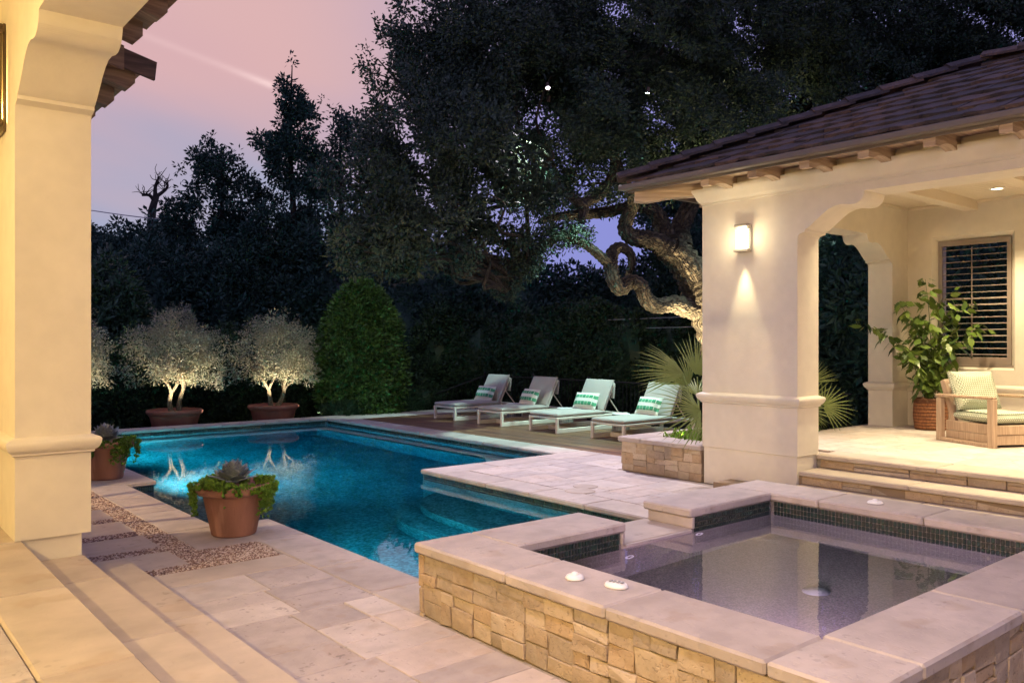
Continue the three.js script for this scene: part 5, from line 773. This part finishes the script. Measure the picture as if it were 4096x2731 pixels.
{ // egg-shaped boxwood
  const t = thing('boxwood', 'large egg-shaped clipped green boxwood by the pool corner', 'shrub', [10.47, -0.32, -18.55]), list = [], rAt = (y) => (y > 1.2 ? 1.02 * Math.pow(Math.max(0, 1 - Math.pow((y - 1.2) / 2.36, 1.75)), 0.62) : 1.02 - 0.18 * Math.pow((1.2 - y) / 1.2, 2));
  const pts = []; for (let i = 0; i <= 16; i++) pts.push([Math.max(0.001, rAt(i / 16 * 3.4) * 0.78), i / 16 * 3.35]); mesh('inner_foliage', lathe(pts, 24), M.box, t); mesh('stem', tube([V(0, -0.1, 0), V(0, 1, 0)], [0.08, 0.05], 8), M.barkDark, t);
  for (let i = 0; i < 6000; i++) { const y = 3.5 * Math.pow(rnd(), 0.85), a = rnd() * 2 * PI, w = n3(Math.cos(a) * 3, y * 1.6, Math.sin(a) * 3), r = rAt(y) * (0.74 + 0.46 * w + rr(-0.05, 0.05)); list.push([V(Math.cos(a) * r, y, Math.sin(a) * r), rr(1.0, 2.5), V(Math.cos(a) * 0.7, 0.55 + (y / 3.4) * 0.6, Math.sin(a) * 0.7)]); }
  instances('crown', t, boxClump, M.box, list, 0.65);
}
{ // olive trees in bowls, each lit from its pot and by an added spike light
  const where = [['leftmost', 3.55], ['middle', 5.82], ['right-hand', 8.04]];
  where.forEach(([w, x], k) => {
    const d = 18.33, y0 = -0.32, pot = thing('terracotta_bowl', ['wide terracotta bowl mostly hidden by the house column', 'wide terracotta bowl of the middle olive tree', 'wide terracotta bowl of the olive tree beside the boxwood'][k], 'plant pot', [x, y0, -d], 'terracotta bowls behind the pool');
    mesh('body', lathe([[0, 0.01], [0.36, 0], [0.38, 0.02], [0.42, 0.12], [0.43, 0.16], [0.5, 0.46], [0.53, 0.5], [0.565, 0.53], [0.575, 0.57], [0.555, 0.605], [0.51, 0.61], [0.48, 0.56], [0, 0.53]], 56), M.terracottaRed, pot);
    mesh('soil', lathe([[0, 0.545], [0.3, 0.55], [0.475, 0.552]], 32), M.soil, pot);
    const t = thing('olive_tree', ['silvery olive tree partly hidden by the house column', 'silvery olive tree with two bright stems in the middle bowl', 'silvery olive tree with spreading stems beside the boxwood'][k], 'olive tree', [x, y0 + 0.54, -d], 'potted olive trees behind the pool');
    const tips = [], grow = (p, dir, len, r, lev) => { const e = p.clone().addScaledVector(dir, len), m = p.clone().lerp(e, 0.5).add(V(rr(-0.05, 0.05), rr(-0.02, 0.05), rr(-0.05, 0.05))), c = smooth([p, m, e], 6); mesh(lev ? 'branch' : 'stem', tube(c, c.map((_, i) => lerp(r, r * 0.68, i / 6)), lev ? 5 : 9, 0.15, 2), M.olivebark, t); if (lev >= 3) { tips.push(e); return; } const n = lev ? 2 + (rnd() < 0.4 ? 1 : 0) : 3; for (let i = 0; i < n; i++) { const a = i / n * 6.3 + rr(0, 2), nd = dir.clone().multiplyScalar(0.75).add(V(Math.cos(a) * 0.62, 0.25, Math.sin(a) * 0.62)).normalize(); grow(e, nd, len * rr(0.62, 0.85), r * 0.62, lev + 1); } };
    const st = k === 2 ? [[-0.05, -0.18, 0.05], [0.06, 0.52, -0.05]] : [[-0.06, -0.05, 0.05], [0.10, 0.12, 0.02]];
    for (const [sx, lean, lz] of st) grow(V(sx, -0.03, 0), V(lean, 1, lz).normalize(), 0.45, 0.06, 0);
    const bl = [[0.02, 1.25, 0, 0.85, 0.72, 0.75, 1], [0.55, 0.9, 0.1, 0.52, 0.4, 0.5, 0.6], [-0.55, 0.95, 0, 0.52, 0.4, 0.5, 0.6], [-0.15, 1.85, 0, 0.5, 0.34, 0.45, 0.5], [0.6, 1.45, 0, 0.42, 0.38, 0.45, 0.4], [-0.65, 1.45, 0.1, 0.4, 0.36, 0.4, 0.4], [0.3, 2.0, 0, 0.3, 0.22, 0.25, 0.25]].map((q) => [q[0] + rr(-0.08, 0.08), q[1] + rr(-0.06, 0.06), ...q.slice(2)]);
    instances('crown', t, oliveSprig, M.olive, inBlobs(bl, 720, 0.3, 0.7, 1.3, [0, 0, 0], 0.5).filter(([p]) => p.y > 0.5 + 0.25 * (1 - Math.hypot(p.x, p.z))), 0.35);
    const u = thing('uplight', ['small bronze uplight in the bowl behind the column', 'small bronze uplight in the middle olive bowl', 'small bronze uplight in the right-hand olive bowl'][k], 'garden light', [x - 0.12, y0 + 0.55, -d + 0.42], 'uplights in the olive bowls');
    const g = new THREE.CylinderGeometry(0.032, 0.026, 0.08, 16, 1, true); g.translate(0, 0.03, 0); mesh('housing', g, M.bronze, u); mesh('lens', new THREE.CylinderGeometry(0.028, 0.028, 0.01, 16).translate(0, 0.05, 0), M.glow([1, 0.84, 0.58], 2), u);
    spot(u, [0, 0.07, 0], [0.10, 1.3, -0.30], 20, [1, 0.83, 0.56], 0.95, 0.6, 1.5);
    garden('uplight', ['added bronze spike light on the ground beside the bowl behind the column', 'added bronze spike light on the ground beside the middle olive bowl', 'added bronze spike light on the ground beside the right-hand olive bowl'][k], 'garden light', x + 1.02, y0 + 0.12, -d + 0.42, x + 0.05, y0 + 2.1, -d + 0.05, 30, [1, 0.88, 0.66], 0.5, 0.7, 0.03, 2, 'added spike lights beside the olive bowls');  // extra lamp added so the crown is lit more evenly
  });
}
// ---- fan palms
function fanFrond(R, n, spread, droop) { // fan in the local xy plane, hub at the origin, middle leaflet along +y
  const pos = [], f = (a, r, w) => { const x = Math.sin(a) * r, y = Math.cos(a) * r; return [x + Math.cos(a) * w, y - Math.sin(a) * w, -droop * r * r + Math.abs(w) * 0.9]; };
  for (let i = 0; i < n; i++) { const a = lerp(-spread, spread, i / (n - 1)) + rr(-0.03, 0.03), L = R * (0.78 + 0.22 * Math.cos(a * 0.8)) * rr(0.9, 1.05), W = 0.007 + R * 0.008, k = [[0.05 * R, 0.006], [0.35 * R, W], [0.72 * L, W * 0.62], [L, 0.0006]];
    for (let j = 0; j < 3; j++) for (const s of [-1, 1]) { const A = f(a, k[j][0], 0), B = f(a, k[j][0], s * k[j][1]), Cq = f(a, k[j + 1][0], s * k[j + 1][1]), D = f(a, k[j + 1][0], 0); pos.push(...A, ...B, ...Cq, ...A, ...Cq, ...D); } }
  const g = new THREE.BufferGeometry(); g.setAttribute('position', new THREE.Float32BufferAttribute(pos, 3)); g.computeVertexNormals(); return boxUV(g, 4);
}
function palm(label, base, fronds) {
  const t = thing('fan_palm', label, 'palm', base);
  for (const [hx, hy, hz, tx, ty, tz, R, sp] of fronds) { const hub = V(hx - base[0], hy - base[1], hz - base[2]), dir = V(tx, ty, tz).normalize();
    const pet = smooth([V(0, -0.05, 0), hub.clone().multiplyScalar(0.55).add(V(0, 0.1, 0)), hub], 8), fr = mesh('frond', tube(pet, pet.map((_, i) => 0.011 - i * 0.0006), 6), M.palm, t);
    const view = V(-0.62, 0.45, 0.6).normalize(), side = V().crossVectors(dir, view).normalize(), nn = V().crossVectors(side, dir).normalize(), g = fanFrond(R * rr(0.9, 1.05), 19, sp, rr(0.25, 0.9)); g.applyMatrix4(new THREE.Matrix4().makeBasis(side, dir, nn)); g.translate(hub.x, hub.y, hub.z); mesh('fan', g, M.palm, fr); }
}
palm('pale green fan palm spreading over the stone planter', [9.05, 0.36, -6.95], [
  [8.50, 1.32, -6.80, -0.80, 0.30, -0.30, 0.62, 0.72], [8.62, 0.86, -6.62, -0.78, 0.10, -0.1, 0.66, 1.25], [8.85, 1.28, -6.85, 0.2, 0.9, 0.2, 0.6, 0.9], [8.9, 0.8, -6.55, -0.5, -0.45, 0.25, 0.55, 0.8], [9.0, 1.15, -7.1, -0.3, 0.8, -0.5, 0.55, 0.9], [9.3, 1.0, -7.2, 0.6, 0.6, -0.4, 0.55, 1.2], [9.4, 1.1, -6.8, 0.8, 0.4, 0.3, 0.55, 1.2]]);
palm('fan palm growing outside the side arch of the pavilion', [10.9, 0.36, -6.85], [
  [10.55, 1.28, -6.75, 0.1, 1, 0.0, 0.5, 0.8], [11.1, 1.12, -6.6, 0.45, 0.8, 0.2, 0.52, 0.9], [10.75, 0.82, -6.45, 0.1, 0.5, 0.45, 0.5, 1.6], [11.2, 0.80, -6.42, 0.6, 0.2, 0.45, 0.5, 1.5], [10.6, 0.75, -6.6, -0.5, 0.3, 0.5, 0.5, 1.5], [11.3, 0.7, -6.7, 0.7, 0.0, 0.2, 0.45, 1.4]]);
{ // ground cover at the palms' feet
  const t = thing('ground_cover', 'low green ground cover in the stone planter', 'plant', [9.1, 0.36, -7.0]); const l = []; for (let i = 0; i < 900; i++) l.push([V(rr(-0.35, 2.2), rr(-0.02, 0.05), rr(-0.4, 0.5)), rr(0.5, 1.1), V(0, 1, 0)]); const c = instances('leaves', t, boxSprig, M.sedum, l, 0.4); c.userData.kind = 'stuff';
}
// ---- lamps of the garden
function garden(name, label, cat, x, y, z, tx, ty, tz, k, color, angle, pen, size, glow, group, rad = 2) {
  const t = thing(name, label, cat, [x, y, z], group), dir = V(tx - x, ty - y, tz - z).normalize(), q = new THREE.Quaternion().setFromUnitVectors(V(0, 1, 0), dir);
  mesh('housing', new THREE.CylinderGeometry(size * 1.15, size * 0.8, size * 3, 18, 1, true).translate(0, -size, 0).applyQuaternion(q), M.bronze, t); mesh('back_cap', new THREE.CylinderGeometry(size * 0.8, size * 0.8, 0.01, 18).translate(0, -size * 2.5, 0).applyQuaternion(q), M.bronze, t);
  mesh('lens', new THREE.CylinderGeometry(size, size, 0.01, 18).translate(0, size * 0.2, 0).applyQuaternion(q), M.glow(color, glow), t);
  spot(t, dir.clone().multiplyScalar(size * 0.6 + 0.01).toArray(), dir.clone().multiplyScalar(3).toArray(), k, color, angle, pen, rad); return t;
}
{
  const up = 'uplights at the foot of the oak', mg = 'lamps hung in the oak';
  garden('uplight', 'bronze uplight at the left foot of the oak trunk', 'garden light', 14.3, 0.1, -11.0, 14.7, 2.7, -11.5, 210, [1, 0.80, 0.48], 0.5, 0.6, 0.06, 4, up);
  garden('uplight', 'bronze uplight below the low oak limb', 'garden light', 13.6, 0.2, -10.6, 13.6, 4.2, -12.0, 45, [1, 0.84, 0.55], 0.8, 0.7, 0.06, 4, up);
  garden('uplight', 'bronze uplight behind the oak trunk', 'garden light', 16.6, 0.1, -12.4, 16.3, 7, -11.8, 200, [1, 0.88, 0.6], 0.75, 0.7, 0.06, 4, up);
  HUNG.forEach(([x, y, z, u, v, w, k, c, label], i) => garden('tree_light', label, 'tree light', x, y, z, u, v, w, k, c, i === 3 ? 0.55 : 0.42, 0.45, 0.036, i < 2 ? 60 : 12, mg, 1.5));
  garden('uplight', 'small uplight among the fan palms in the planter', 'garden light', 8.95, 0.42, -7.2, 8.75, 1.4, -6.8, 5, [1, 0.88, 0.62], 1.0, 0.7, 0.03, 5, undefined);
}
{ // overhead wires
  const wire = (label, a, b, sag, r) => { const pts = []; for (let i = 0; i <= 24; i++) { const t = i / 24, p = a.clone().lerp(b, t); p.y -= sag * 4 * t * (1 - t); pts.push(p); } return single('power_line', label, 'wire', tube(pts, r, 5), M.greyPlastic, 'overhead wires'); };
  wire('upper thin wire crossing the dark trees behind the loungers', V(15.2, 2.35, -20), V(15.95, 2.36, -11.3), 0.06, 0.011); wire('lower thin wire crossing the dark trees behind the loungers', V(15.2, 2.15, -20), V(15.95, 2.1, -11.3), 0.05, 0.011);
  wire('thin wire crossing the far treetops at the left', V(8.0, 7.6, -40), V(11.5, 5.2, -24), 0.15, 0.02);
}
renderer.render(scene, camera);
